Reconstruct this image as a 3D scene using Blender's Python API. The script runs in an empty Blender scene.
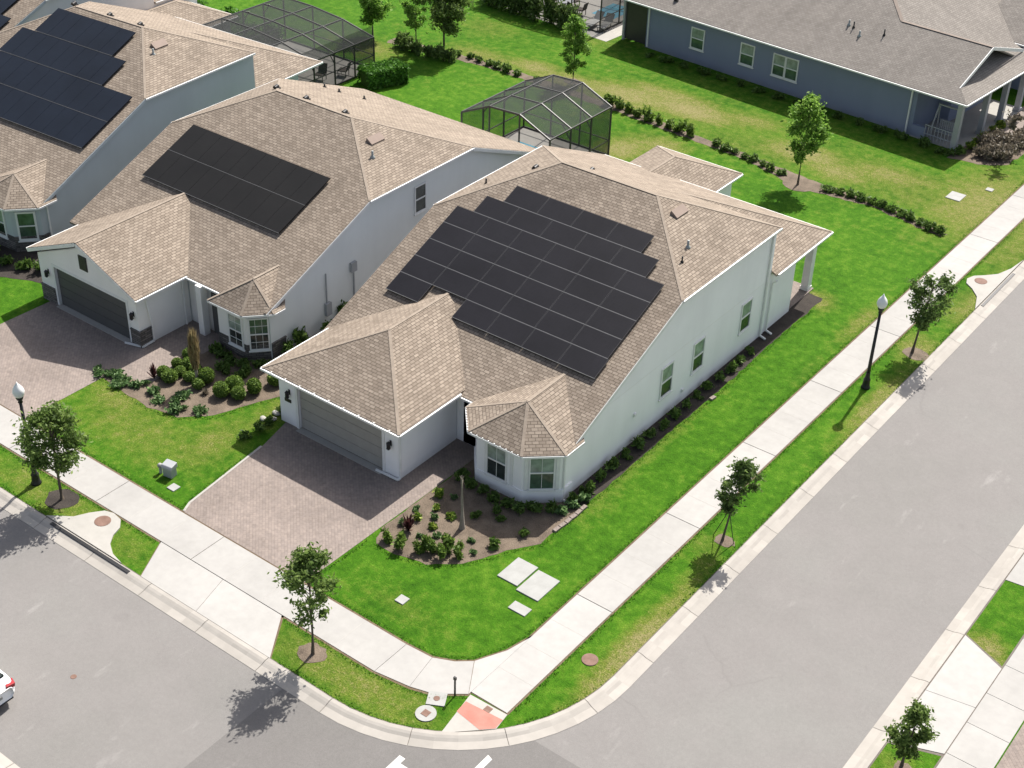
import bpy, bmesh, math, random
from mathutils import Vector, Matrix
S = bpy.context.scene
COL = S.collection
PI = math.pi
rnd = random.Random(7)

# ------------------------------------------------------------------ helpers
def link(o, parent=None):
    COL.objects.link(o)
    if parent: o.parent = parent
    return o

def tag(o, label=None, cat=None, group=None, kind=None):
    if label: o['label'] = label
    if cat: o['category'] = cat
    if group: o['group'] = group
    if kind: o['kind'] = kind
    return o

def thing(name, label, cat, loc=(0, 0, 0), rz=0, group=None):
    o = bpy.data.objects.new(name, None)
    o.empty_display_size = .2
    link(o); o.location = loc; o.rotation_euler = (0, 0, rz)
    return tag(o, label, cat, group)

def copy_tree(o, parent=None):
    c = o.copy(); COL.objects.link(c)
    if parent: c.parent = parent
    for ch in list(o.children): copy_tree(ch, c)
    return c

class MB:
    """collects polygons; builds ONE mesh object, with metre UVs laid on each face"""
    def __init__(s): s.v = []; s.f = []; s.m = []; s.sm = []
    def face(s, pts, m=0, sm=False):
        b = len(s.v); s.v += [tuple(p) for p in pts]
        s.f.append(list(range(b, b + len(pts)))); s.m.append(m); s.sm.append(sm); return s
    def raw(s, vs, fs, m=0, sm=False):
        b = len(s.v); s.v += [tuple(p) for p in vs]
        for f in fs: s.f.append([i + b for i in f]); s.m.append(m); s.sm.append(sm)
        return s
    def box(s, a, b, m=0):
        (x0, y0, z0), (x1, y1, z1) = a, b
        vs = [(x0,y0,z0),(x1,y0,z0),(x1,y1,z0),(x0,y1,z0),(x0,y0,z1),(x1,y0,z1),(x1,y1,z1),(x0,y1,z1)]
        return s.raw(vs, [(3,2,1,0),(4,5,6,7),(0,1,5,4),(1,2,6,5),(2,3,7,6),(3,0,4,7)], m)
    def bar(s, p, q, w, h, m=0, up=(0, 0, 1)):
        """box beam from p to q, w wide, h high, centred on the line"""
        p = Vector(p); q = Vector(q); d = (q - p).normalized(); u = Vector(up)
        r = d.cross(u)
        if r.length < 1e-4: r = d.cross(Vector((1, 0, 0)))
        r.normalize(); u = r.cross(d)
        c = []
        for e in (p, q):
            for a, b in ((-1, -1), (1, -1), (1, 1), (-1, 1)): c.append(e + r * a * w / 2 + u * b * h / 2)
        return s.raw(c, [(0,1,2,3),(7,6,5,4),(4,5,1,0),(5,6,2,1),(6,7,3,2),(7,4,0,3)], m)
    def prism(s, poly, z0, z1, m=0):
        n = len(poly)
        vs = [(x, y, z0) for x, y in poly] + [(x, y, z1) for x, y in poly]
        fs = [list(range(n))[::-1], list(range(n, 2 * n))] + [(i, (i+1) % n, n + (i+1) % n, n + i) for i in range(n)]
        return s.raw(vs, fs, m)
    def extr(s, pts, vec, m=0):
        """closed solid: polygon pts (3d) moved by vec"""
        n = len(pts); v = Vector(vec)
        vs = [Vector(p) for p in pts] + [Vector(p) + v for p in pts]
        fs = [list(range(n)), list(range(n, 2*n))[::-1]] + [(i, n + i, n + (i+1) % n, (i+1) % n) for i in range(n)]
        return s.raw(vs, fs, m)
    def tube(s, pts, rs, n=8, m=0, cap=True, sm=True):
        P = [Vector(p) for p in pts]
        if not isinstance(rs, (list, tuple)): rs = [rs] * len(P)
        vs = []; fs = []
        for i, p in enumerate(P):
            d = (P[min(i+1, len(P)-1)] - P[max(i-1, 0)]).normalized()
            a = d.cross(Vector((0, 0, 1)))
            if a.length < .02: a = Vector((1, 0, 0))
            a.normalize(); b = d.cross(a)
            for k in range(n):
                t = 2 * PI * k / n; vs.append(p + (a * math.cos(t) + b * math.sin(t)) * rs[i])
        for i in range(len(P) - 1):
            for k in range(n):
                fs.append((i*n + k, i*n + (k+1) % n, (i+1)*n + (k+1) % n, (i+1)*n + k))
        s.raw(vs, fs, m, sm)
        if cap:
            s.raw(vs[:n], [list(range(n))], m); s.raw(vs[-n:], [list(range(n))[::-1]], m)
        return s
    def lathe(s, prof, n=16, c=(0, 0, 0), m=0, sm=True):
        vs = []; fs = []
        for r, z in prof:
            for k in range(n):
                t = 2 * PI * k / n; vs.append((c[0] + r * math.cos(t), c[1] + r * math.sin(t), c[2] + z))
        for i in range(len(prof) - 1):
            for k in range(n): fs.append((i*n + k, i*n + (k+1) % n, (i+1)*n + (k+1) % n, (i+1)*n + k))
        fs.append(list(range(n))[::-1]); fs.append(list(range((len(prof)-1)*n, len(prof)*n)))
        return s.raw(vs, fs, m, sm)
    def build(s, name, mats, parent=None, bevel=0, weld=True):
        me = bpy.data.meshes.new(name)
        me.from_pydata(s.v, [], s.f)
        if not isinstance(mats, (list, tuple)): mats = [mats]
        for mt in mats: me.materials.append(mt)
        me.polygons.foreach_set('material_index', s.m)
        me.polygons.foreach_set('use_smooth', s.sm)
        uv = me.uv_layers.new(name='UVMap')
        for p in me.polygons:
            n = p.normal; u = Vector((-n.y, n.x, 0))
            if u.length < 1e-3: u = Vector((1, 0, 0))
            u.normalize(); v = n.cross(u)
            for li in p.loop_indices:
                co = me.vertices[me.loops[li].vertex_index].co
                uv.data[li].uv = (co.dot(u), co.dot(v))
        o = bpy.data.objects.new(name, me); link(o, parent)
        if bevel:
            b = o.modifiers.new('bevel', 'BEVEL'); b.width = bevel; b.segments = 2; b.limit_method = 'ANGLE'
        return o

def struct(name, mb, mat):
    o = mb.build(name, mat); o['kind'] = 'structure'; return o

# ---------------------------------------------------------------- materials
class NT:
    def __init__(s, name):
        s.mat = bpy.data.materials.new(name); s.mat.use_nodes = True
        s.t = s.mat.node_tree; s.t.nodes.clear()
        s.out = s.t.nodes.new('ShaderNodeOutputMaterial')
    def n(s, typ, **k):
        nd = s.t.nodes.new(typ)
        for a, b in k.items():
            if hasattr(nd, a): setattr(nd, a, b)
            else: nd.inputs[a.replace('_', ' ')].default_value = b
        return nd
    def l(s, a, b): s.t.links.new(a, b)
    def coord(s, kind='Object'):
        return s.n('ShaderNodeTexCoord').outputs[kind]
    def noise(s, co, scale, detail=4, rough=.55):
        nd = s.n('ShaderNodeTexNoise'); nd.inputs['Scale'].default_value = scale
        nd.inputs['Detail'].default_value = detail; nd.inputs['Roughness'].default_value = rough
        s.l(co, nd.inputs['Vector']); return nd.outputs['Fac']
    def ramp(s, fac, stops):
        r = s.n('ShaderNodeValToRGB'); e = r.color_ramp.elements
        while len(e) < len(stops): e.new(.5)
        for el, (p, c) in zip(e, stops):
            el.position = p; el.color = (c, c, c, 1) if isinstance(c, (int, float)) else (*c, 1)
        s.l(fac, r.inputs['Fac']); return r.outputs['Color']
    def mix(s, fac, a, b, mode='MIX'):
        nd = s.n('ShaderNodeMix'); nd.data_type = 'RGBA'; nd.blend_type = mode
        for val, sock in ((fac, nd.inputs['Factor']), (a, nd.inputs['A']), (b, nd.inputs['B'])):
            sock = [i for i in nd.inputs if i.name == sock.name and i.type == ('VALUE' if sock.name == 'Factor' else 'RGBA')][0]
            if hasattr(val, 'links'): s.l(val, sock)
            elif isinstance(val, (int, float)): sock.default_value = val if sock.type == 'VALUE' else (val, val, val, 1)
            else: sock.default_value = (*val, 1)
        return [o for o in nd.outputs if o.type == 'RGBA'][0]
    def math(s, op, a, b=0.0):
        nd = s.n('ShaderNodeMath', operation=op)
        for i, v in enumerate((a, b)):
            if hasattr(v, 'links'): s.l(v, nd.inputs[i])
            else: nd.inputs[i].default_value = v
        return nd.outputs[0]
    def bsdf(s, col, rough=.8, bump=None, bs=.3, bd=.02, spec=.3, metal=0.0):
        p = s.n('ShaderNodeBsdfPrincipled')
        if hasattr(col, 'links'): s.l(col, p.inputs['Base Color'])
        else: p.inputs['Base Color'].default_value = (*col, 1)
        if hasattr(rough, 'links'): s.l(rough, p.inputs['Roughness'])
        else: p.inputs['Roughness'].default_value = rough
        p.inputs['Specular IOR Level'].default_value = spec; p.inputs['Metallic'].default_value = metal
        if bump is not None:
            b = s.n('ShaderNodeBump'); b.inputs['Strength'].default_value = bs; b.inputs['Distance'].default_value = bd
            s.l(bump, b.inputs['Height']); s.l(b.outputs[0], p.inputs['Normal'])
        s.l(p.outputs[0], s.out.inputs['Surface']); return p

def mottle(name, c1, c2, scale=.6, fine=14, rough=.85, amt=.5, bs=.25, bd=.01, spec=.3):
    m = NT(name); co = m.coord()
    a = m.noise(co, scale, 5); b = m.noise(co, fine, 3)
    f = m.math('ADD', m.math('MULTIPLY', a, 1 - amt * .5), m.math('MULTIPLY', b, amt * .5))
    m.bsdf(m.ramp(f, [(.3, c1), (.7, c2)]), rough, b, bs, bd, spec); return m.mat

def plain(name, c, rough=.5, spec=.4, metal=0.0):
    m = NT(name); co = m.coord(); f = m.noise(co, 3, 3)
    m.bsdf(m.ramp(f, [(.25, tuple(x * .92 for x in c)), (.75, tuple(min(1, x * 1.05) for x in c))]), rough, spec=spec, metal=metal)
    return m.mat

def stucco(name, c):
    m = NT(name); co = m.coord()
    a = m.noise(co, .5, 5); b = m.noise(co, 60, 2)
    z = m.n('ShaderNodeSeparateXYZ'); m.l(co, z.inputs[0])
    base = m.ramp(a, [(.3, tuple(x * .93 for x in c)), (.7, c)])
    mp = m.n('ShaderNodeMapping'); mp.inputs['Scale'].default_value = (1, 1, .10); m.l(co, mp.inputs[0])
    base = m.mix(1.0, base, m.ramp(m.noise(mp.outputs[0], 1.1, 5, .6), [(.32, .965), (.60, 1.0)]), 'MULTIPLY')
    base = m.mix(1.0, base, m.ramp(b, [(.25, .965), (.75, 1.02)]), 'MULTIPLY')
    # splash-back dirt along the foot of the wall
    d = m.math('MULTIPLY', m.math('SUBTRACT', .45, z.outputs['Z']), m.math('MULTIPLY', m.noise(co, 2.2, 4), .9))
    d = m.ramp(d, [(.02, 0.0), (.3, .32)])
    base = m.mix(d, base, (.30, .27, .22))
    m.bsdf(base, .9, b, .25, .004, .2); return m.mat

def shingle(name, ca, cb, mortar):
    m = NT(name); uv = m.coord('UV')
    br = m.n('ShaderNodeTexBrick'); m.l(uv, br.inputs['Vector'])
    br.offset = .5; br.offset_frequency = 2
    for k, v in (('Scale', 1.0), ('Mortar Size', .014), ('Mortar Smooth', .3), ('Bias', 0.1), ('Brick Width', .27), ('Row Height', .145)):
        br.inputs[k].default_value = v
    br.inputs['Color1'].default_value = (*ca, 1); br.inputs['Color2'].default_value = (*cb, 1); br.inputs['Mortar'].default_value = (*mortar, 1)
    big = m.noise(uv, .35, 5, .6); mid = m.noise(uv, 2.2, 4); fine = m.noise(uv, 45, 2)
    c = m.mix(m.ramp(mid, [(.35, .0), (.7, .4)]), br.outputs['Color'], cb)
    c = m.mix(1.0, c, m.ramp(big, [(.25, .84), (.75, 1.08)]), 'MULTIPLY')
    c = m.mix(1.0, c, m.ramp(fine, [(.2, .82), (.8, 1.14)]), 'MULTIPLY')
    mp = m.n('ShaderNodeMapping'); mp.inputs['Scale'].default_value = (1.1, .12, 1); m.l(uv, mp.inputs[0])
    c = m.mix(1.0, c, m.ramp(m.noise(mp.outputs[0], 1.3, 5, .65), [(.3, .88), (.65, 1.04)]), 'MULTIPLY')
    # every course overlaps the one below: saw-tooth height along the slope
    sx = m.n('ShaderNodeSeparateXYZ'); m.l(uv, sx.inputs[0])
    saw = m.math('FRACT', m.math('DIVIDE', sx.outputs['Y'], .145))
    h = m.math('ADD', m.math('MULTIPLY', m.math('SUBTRACT', 1.0, saw), .7), m.math('MULTIPLY', br.outputs['Fac'], -.5))
    m.bsdf(c, .93, h, .5, .012, .15); return m.mat

def bricky(name, ca, cb, mortar, w, h, ms=.012, off=.5, bd=.008, coord='UV', rough=.85):
    m = NT(name); uv = m.coord(coord)
    br = m.n('ShaderNodeTexBrick'); m.l(uv, br.inputs['Vector']); br.offset = off
    for k, v in (('Scale', 1.0), ('Mortar Size', ms), ('Mortar Smooth', .3), ('Bias', 0.0), ('Brick Width', w), ('Row Height', h)):
        br.inputs[k].default_value = v
    br.inputs['Color1'].default_value = (*ca, 1); br.inputs['Color2'].default_value = (*cb, 1); br.inputs['Mortar'].default_value = (*mortar, 1)
    big = m.noise(uv, .5, 5); fine = m.noise(uv, 25, 2)
    c = m.mix(1.0, br.outputs['Color'], m.ramp(big, [(.25, .8), (.75, 1.12)]), 'MULTIPLY')
    c = m.mix(1.0, c, m.ramp(fine, [(.2, .85), (.8, 1.12)]), 'MULTIPLY')
    m.bsdf(c, rough, m.math('MULTIPLY', br.outputs['Fac'], -1.0), .5, bd, .2); return m.mat

def grass_mat():
    m = NT('lawn_grass'); co = m.coord()
    at = m.n('ShaderNodeAttribute'); at.attribute_name = 'dry'
    big = m.noise(co, .22, 5, .6); mid = m.noise(co, 1.9, 6, .7); fine = m.noise(co, 16, 4, .75); vf = m.noise(co, 55, 2, .7)
    g = m.ramp(m.math('ADD', m.math('MULTIPLY', big, .35), m.math('MULTIPLY', mid, .65)),
               [(.36, G_DARK), (.5, G_MID), (.64, G_LIGHT)])
    olive = m.ramp(fine, [(.3, (.085, .125, .014)), (.7, (.19, .20, .04))])
    tan = m.ramp(vf, [(.3, (.16, .14, .05)), (.7, (.34, .29, .15))])
    patch = m.ramp(m.noise(co, .42, 5, .65), [(.54, 0.0), (.74, .16)])
    dry = m.math('ADD', m.math('ADD', at.outputs['Fac'], patch), m.math('MULTIPLY', m.math('SUBTRACT', mid, .5), .85))
    dry2 = m.math('ADD', m.math('ADD', dry, m.math('MULTIPLY', m.math('SUBTRACT', fine, .5), 1.5)), m.math('MULTIPLY', m.math('SUBTRACT', m.noise(co, 5, 4, .7), .5), 1.2))
    c = m.mix(m.ramp(dry, [(.10, 0.0), (.48, .85)]), g, olive)
    c = m.mix(m.ramp(dry2, [(.40, 0.0), (.88, .85)]), c, tan)
    c = m.mix(1.0, c, m.ramp(fine, [(.28, .66), (.72, 1.30)]), 'MULTIPLY')
    c = m.mix(1.0, c, m.ramp(vf, [(.3, .74), (.7, 1.24)]), 'MULTIPLY')
    c = m.mix(1.0, c, m.ramp(m.noise(co, 5.5, 5, .7), [(.3, .80), (.7, 1.16)]), 'MULTIPLY')
    m.bsdf(c, .95, m.math('ADD', fine, m.math('MULTIPLY', vf, .5)), .9, .05, .1); return m.mat

G_DARK, G_MID, G_LIGHT = (.028, .095, .004), (.052, .148, .007), (.100, .205, .016)

def leafy(name, dark, mid, light, trans=.35):
    m = NT(name); g = m.n('ShaderNodeNewGeometry'); co = m.coord()
    f = m.math('ADD', m.math('MULTIPLY', g.outputs['Random Per Island'], .6), m.math('MULTIPLY', m.noise(co, 1.7, 3), .4))
    c = m.ramp(f, [(.2, dark), (.5, mid), (.8, light)])
    p = m.bsdf(c, .6, spec=.3)
    tr = m.n('ShaderNodeBsdfTranslucent'); m.l(c, tr.inputs['Color'])
    ms = m.n('ShaderNodeMixShader'); ms.inputs[0].default_value = trans
    m.l(p.outputs[0], ms.inputs[1]); m.l(tr.outputs[0], ms.inputs[2]); m.l(ms.outputs[0], m.out.inputs['Surface'])
    return m.mat

def screen_mat():
    m = NT('insect_screen'); co = m.coord('UV')
    d = m.n('ShaderNodeBsdfDiffuse'); d.inputs['Color'].default_value = (.065, .068, .067, 1)
    t = m.n('ShaderNodeBsdfTransparent'); ms = m.n('ShaderNodeMixShader')
    f = m.ramp(m.noise(co, 1.5, 3), [(.3, .50), (.7, .57)])
    m.l(f, ms.inputs[0]); m.l(t.outputs[0], ms.inputs[1]); m.l(d.outputs[0], ms.inputs[2]); m.l(ms.outputs[0], m.out.inputs['Surface'])
    return m.mat

def solar_mat(name, c, rough):
    m = NT(name); uv = m.coord('UV')
    br = m.n('ShaderNodeTexBrick'); br.offset = 0; m.l(uv, br.inputs['Vector'])
    for k, v in (('Scale', 1.0), ('Mortar Size', .004), ('Mortar Smooth', .5), ('Bias', 0.0), ('Brick Width', .166), ('Row Height', .166)):
        br.inputs[k].default_value = v
    br.inputs['Color1'].default_value = (*c, 1); br.inputs['Color2'].default_value = (*[x * 1.12 for x in c], 1); br.inputs['Mortar'].default_value = (*[x * 1.5 for x in c], 1)
    f = m.noise(m.coord(), .5, 4)
    col = m.mix(1.0, br.outputs['Color'], m.ramp(f, [(.3, .85), (.7, 1.2)]), 'MULTIPLY')
    m.bsdf(col, rough, spec=.2); return m.mat

def glass_pane(name, c):
    m = NT(name); co = m.coord()
    z = m.n('ShaderNodeSeparateXYZ'); m.l(co, z.inputs[0])
    f = m.noise(co, 2.5, 3)
    m.bsdf(m.ramp(f, [(.3, c), (.75, tuple(x * 2.2 for x in c))]), .06, spec=.6); return m.mat

def paver():
    m = NT('brick_paver'); co = m.coord()
    mp = m.n('ShaderNodeMapping'); mp.inputs['Rotation'].default_value = (0, 0, PI / 4); m.l(co, mp.inputs[0])
    br = m.n('ShaderNodeTexBrick'); m.l(mp.outputs[0], br.inputs['Vector'])
    for k, v in (('Scale', 1.0), ('Mortar Size', .008), ('Mortar Smooth', .3), ('Bias', 0.0), ('Brick Width', .24), ('Row Height', .12)):
        br.inputs[k].default_value = v
    br.inputs['Color1'].default_value = (.245, .203, .178, 1); br.inputs['Color2'].default_value = (.212, .177, .158, 1); br.inputs['Mortar'].default_value = (.18, .15, .133, 1)
    big = m.noise(co, .45, 5); mid = m.noise(co, 5, 3)
    c = m.mix(1.0, br.outputs['Color'], m.ramp(big, [(.3, .86), (.7, 1.1)]), 'MULTIPLY')
    c = m.mix(1.0, c, m.ramp(mid, [(.3, .86), (.7, 1.12)]), 'MULTIPLY')
    m.bsdf(c, .85, m.math('MULTIPLY', br.outputs['Fac'], -1.0), .5, .008, .2); return m.mat

def asphalt(name, k):
    m = NT(name); co = m.coord()
    big = m.noise(co, .12, 6, .6); mid = m.noise(co, .9, 5, .6); fine = m.noise(co, 38, 2, .7)
    c = m.ramp(big, [(.3, (.275*k, .265*k, .250*k)), (.5, (.290*k, .275*k, .263*k)), (.7, (.296*k, .288*k, .272*k))])
    c = m.mix(1.0, c, m.ramp(mid, [(.25, .955), (.75, 1.035)]), 'MULTIPLY')
    c = m.mix(1.0, c, m.ramp(m.noise(co, 7, 5, .7), [(.25, .93), (.75, 1.06)]), 'MULTIPLY')
    c = m.mix(1.0, c, m.ramp(fine, [(.25, .84), (.75, 1.15)]), 'MULTIPLY')
    # pale scuffs stretched along the wheel tracks, and a few oil spots
    mp = m.n('ShaderNodeMapping'); mp.inputs['Scale'].default_value = (1.6, .5, 1); m.l(co, mp.inputs[0])
    sc = m.noise(mp.outputs[0], .8, 6, .7)
    c = m.mix(m.ramp(sc, [(.62, 0.0), (.78, .5)]), c, (.48*k, .46*k, .44*k))
    # tyre-polished lanes, hairline cracks and sealed joints
    cr = m.n('ShaderNodeTexVoronoi', feature='DISTANCE_TO_EDGE'); cr.inputs['Scale'].default_value = .22
    wv = m.n('ShaderNodeMix'); wv.data_type = 'VECTOR'; wn = m.n('ShaderNodeTexNoise'); wn.inputs['Scale'].default_value = .9; wn.inputs['Detail'].default_value = 6; m.l(co, wn.inputs['Vector'])
    wv.inputs[0].default_value = .30; m.l(co, wv.inputs[4]); m.l(wn.outputs['Color'], wv.inputs[5]); m.l(wv.outputs[1], cr.inputs['Vector'])
    gate = m.ramp(m.noise(co, .16, 3), [(.54, 0.0), (.62, .16)])
    c = m.mix(m.math('MULTIPLY', m.ramp(cr.outputs['Distance'], [(.0, 1.0), (.006, 0.0)]), gate), c, (.13*k, .12*k, .115*k))
    oil = m.noise(co, .55, 3, .4)
    c = m.mix(m.ramp(oil, [(.72, 0.0), (.80, .35)]), c, (.12, .11, .11))
    m.bsdf(c, .9, fine, .3, .006, .2); return m.mat

def concrete(name, c, bands=False):
    m = NT(name); co = m.coord()
    big = m.noise(co, .35, 6, .65); mid = m.noise(co, 3, 5); fine = m.noise(co, 40, 2)
    g = m.n('ShaderNodeNewGeometry')
    k = m.ramp(g.outputs['Random Per Island'], [(0, .90), (1, 1.04)])
    col = m.ramp(big, [(.3, tuple(x * .88 for x in c)), (.6, c), (.8, tuple(x * 1.03 for x in c))])
    col = m.mix(1.0, col, m.ramp(mid, [(.25, .93), (.75, 1.04)]), 'MULTIPLY')
    col = m.mix(1.0, col, k, 'MULTIPLY')
    st = m.noise(co, .9, 6, .75)
    col = m.mix(m.ramp(st, [(.66, 0.0), (.8, .3)]), col, tuple(x * .62 for x in c))
    m.bsdf(col, .88, fine, .2, .004, .2); return m.mat

M = {}
M['grass'] = grass_mat()
M['road'] = asphalt('road_asphalt', .665)
M['road2'] = asphalt('junction_asphalt', .53)
M['walk'] = concrete('sidewalk_concrete', (.375, .364, .345))
M['kerb'] = concrete('kerb_concrete', (.375, .35, .316))
M['pad'] = concrete('pad_concrete', (.375, .36, .33))
M['joint'] = mottle('joint_dirt', (.10, .085, .07), (.16, .14, .12), 2, 30)
M['score'] = mottle('scored_concrete', (.33, .315, .29), (.42, .40, .37), 2, 30)
M['dirt'] = mottle('edge_dirt', (.09, .065, .04), (.17, .125, .08), 2, 25, .95, .7, .6, .02)
M['mulch'] = mottle('bark_mulch', (.060, .046, .034), (.215, .168, .125), 1.6, 24, .95, .95, .9, .03)
M['dark_shade_mulch'] = mottle('dark_shaded_mulch', (.022, .018, .016), (.060, .050, .042), 1.6, 26, .95, .95, .9, .03)  # bed shade put into a darker mulch colour; also one truly dark mulch ring
M['paver'] = paver()
M['white_stucco'] = stucco('white_stucco', (.90, .895, .895))
M['offwhite_stucco'] = stucco('offwhite_stucco', (.85, .835, .805))
M['pale_blue_stucco'] = stucco('pale_blue_stucco', (.755, .775, .755))
M['slate_stucco'] = stucco('slate_stucco', (.485, .53, .545))
M['navy_stucco'] = stucco('navy_stucco', (.225, .258, .345))
M['trim'] = plain('white_trim', (.74, .74, .725), .5)
M['shingle'] = shingle('tan_shingle', (.365, .305, .245), (.235, .192, .152), (.085, .068, .054))
M['shingle2'] = shingle('taupe_shingle', (.285, .262, .236), (.22, .20, .18), (.14, .125, .11))
M['cap'] = mottle('ridge_shingle', (.215, .178, .143), (.30, .25, .20), 3, 12, .93, .8, .4, .01)
M['vent'] = plain('tan_vent', (.26, .20, .165), .8)
M['cap2'] = mottle('taupe_ridge_shingle', (.17, .14, .12), (.24, .20, .17), 3, 30, .93, .8, .4, .01)
M['stone'] = bricky('stacked_stone', (.20, .185, .17), (.085, .08, .078), (.05, .048, .045), .34, .11, .012, .4, .02)
M['solar'] = solar_mat('solar_glass', (.0105, .010, .0125), .40)
M['solar_blue'] = solar_mat('solar_glass_blue', (.0065, .0095, .016), .4)
M['solar_black'] = solar_mat('solar_glass_black', (.008, .0075, .007), .5)
M['alu'] = plain('aluminium_frame', (.055, .055, .058), .4, .4)
M['rail'] = plain('panel_rail', (.15, .15, .15), .5, .4, .3)
M['glass'] = glass_pane('window_glass', (.018, .024, .024))
M['glass_green'] = glass_pane('window_glass_green', (.045, .075, .05))
M['blind'] = glass_pane('window_blind', (.16, .19, .17))
M['greige'] = plain('greige_door', (.33, .315, .285), .55)
M['charcoal'] = plain('charcoal_door', (.085, .085, .083), .55)
M['black'] = plain('black_metal', (.014, .014, .016), .45)
M['bronze'] = plain('bronze_aluminium', (.045, .043, .040), .45)
M['grey_metal'] = plain('grey_metal', (.34, .35, .36), .5)
M['silver'] = plain('silver_metal', (.30, .32, .31), .4)
M['iron'] = mottle('rusty_iron', (.13, .075, .055), (.22, .135, .105), 4, 50, .8)
M['globe'] = plain('frosted_globe', (.80, .80, .78), .25)
M['red'] = mottle('tactile_red', (.36, .135, .105), (.46, .20, .16), 2, 30, .9)
M['paint'] = mottle('road_paint', (.42, .415, .40), (.54, .53, .51), 3, 30, .8)
M['cover'] = mottle('white_cover', (.27, .27, .255), (.345, .345, .33), 2, 30, .8)
M['screen'] = screen_mat()
M['bark'] = mottle('tree_bark', (.07, .055, .042), (.16, .13, .10), 3, 40, .95, .8, .8, .02)
M['pale_bark'] = mottle('pale_bark', (.20, .175, .14), (.36, .32, .27), 3, 30, .95, .8, .8, .02)
M['oak'] = leafy('oak_leaf', (.055, .095, .024), (.11, .18, .043), (.22, .31, .088), .48)
M['oak2'] = leafy('olive_oak_leaf', (.062, .105, .024), (.125, .20, .044), (.24, .33, .085), .48)
M['maple'] = leafy('maple_leaf', (.075, .17, .022), (.17, .32, .045), (.31, .47, .10), .5)
M['shrub'] = leafy('shrub_leaf', (.045, .090, .016), (.095, .17, .032), (.18, .27, .06), .4)
M['boxwood'] = leafy('boxwood_leaf', (.060, .11, .016), (.12, .20, .032), (.23, .33, .065), .38)
M['lime'] = leafy('lime_leaf', (.06, .13, .012), (.16, .25, .03), (.36, .42, .07), .35)
M['bright'] = leafy('bright_hedge_leaf', (.03, .09, .010), (.07, .19, .02), (.14, .30, .045), .35)
M['redleaf'] = leafy('red_leaf', (.020, .008, .010), (.055, .018, .022), (.11, .04, .035), .25)
M['brownleaf'] = leafy('brown_leaf', (.075, .066, .048), (.16, .135, .10), (.26, .22, .165), .3)
M['strawleaf'] = leafy('straw_leaf', (.14, .105, .05), (.26, .20, .10), (.38, .31, .17), .3)
M['sage'] = leafy('sage_leaf', (.05, .10, .03), (.10, .19, .06), (.20, .30, .11), .3)
M['car_white'] = plain('car_paint', (.78, .79, .80), .22, .6)
M['taillight'] = plain('tail_lamp', (.30, .010, .015), .2, .6)
M['rubber'] = plain('rubber', (.012, .012, .013), .8)
M['pool'] = plain('pool_water', (.10, .32, .42), .06, .6)
M['wicker'] = plain('wicker', (.06, .048, .04), .8)

# ---------------------------------------------------------------- the ground
def arc(cx, cy, r, a0, a1, n):
    return [(cx + r * math.cos(math.radians(a0 + (a1 - a0) * i / n)), cy + r * math.sin(math.radians(a0 + (a1 - a0) * i / n))) for i in range(n + 1)]

FAR = 160.0
KB = [(-FAR, -10.40)] + arc(.25, -3.60, 6.80, -90, 0, 14) + [(7.05, FAR)]     # back of the kerb round the corner lot
g = MB(); g.face([(-600, -600, -.35), (600, -600, -.35), (600, 600, -.35), (-600, 600, -.35)])
struct('ground', g, M['dirt'])
g = MB(); g.face([(-FAR, -60, -.10), (60, -60, -.10), (60, FAR, -.10), (-FAR, FAR, -.10)])
struct('road', g, M['road'])
g = MB(); g.face([(-1.45, -10.9, -.096), (-1.45, -19, -.096), (18, -19, -.096), (18, -7.55, -.096), (5.4, -7.55, -.096), (3.0, -9.6, -.096)])
struct('road_junction', g, M['road2'])

DRY = [(-20.6, 37.9, 2.2, 1.0, .75), (-21, 39.4, 3, 1.2, .8), (-16.6, 39.9, 3, 1.2, .9), (-18.8, 41.0, 3, 1, .7), (-12.7, 41.0, 2.4, 1.2, .5), (-8, 38.8, 2.6, 1.3, .75),
       (-5.3, 37.9, 2, 1, .7), (-3, 39.5, 2.5, 1.2, .6), (-25, 38.6, 2.5, 1.2, .8), (-28, 39.2, 2, 1, .7), (-16.6, 32.3, 1.3, 1.8, .75), (-15, 34.3, 1.6, 1.3, .55), (-13, 31.5, 1.2, 1.6, .55),
       (3.3, 23.5, .5, 2.2, .55), (3.4, 18, .35, 2.5, .3), (.5, 23.9, .8, .8, .7), (6.85, 17.5, .35, 3.5, .75), (6.85, -2, .4, 3.5, .85), (6.7, 2, .3, 2.5, .5), (6.3, 23, 1.0, 1.2, .6), (6.6, 28, .8, 2, .5), (3, 39.5, 3, 5, .6), (6.3, 40, 1, 8, .5),
       (-16.5, -4.3, 4, 1.8, .36), (-19, -3.4, 1.6, 1, .5), (-13.5, -3, 1.2, 2.2, .42), (-13.0, 0.5, .8, 2.0, .5), (-15, -9.5, 5, .8, .42), (-11, -9.6, 1.2, .8, .34),
       (0, -9.4, 4, .9, .45), (2, -9, 2, .7, .4), (-1, -5.6, 2.5, .8, .22), (0, 38.5, 30, 3.5, .30), (-10, 44, 30, 9, .17), (16.5, 6.2, .7, .5, .8), (16.4, -1.4, .9, .6, .5), (1.3, 4.0, .35, 1.8, .45), (1.05, 8, .2, 6, .3),
       (-32, 38.5, 3, 1.2, .5), (-38.5, 34.5, 2.5, 1.5, .5), (-28, 46, 3, 2, .3), (1.5, 44.5, 2, 1.2, .3), (-1, 40, 2, 1, .45), (-35, 43, 3, 2, .3), (5.8, 4.5, .7, .9, .3)]
def dryness(x, y):
    s = .0
    for cx, cy, rx, ry, k in DRY:
        e = ((x - cx) / rx) ** 2 + ((y - cy) / ry) ** 2
        if e < 9: s = max(s, k * math.exp(-e * .7))
    return s

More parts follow.
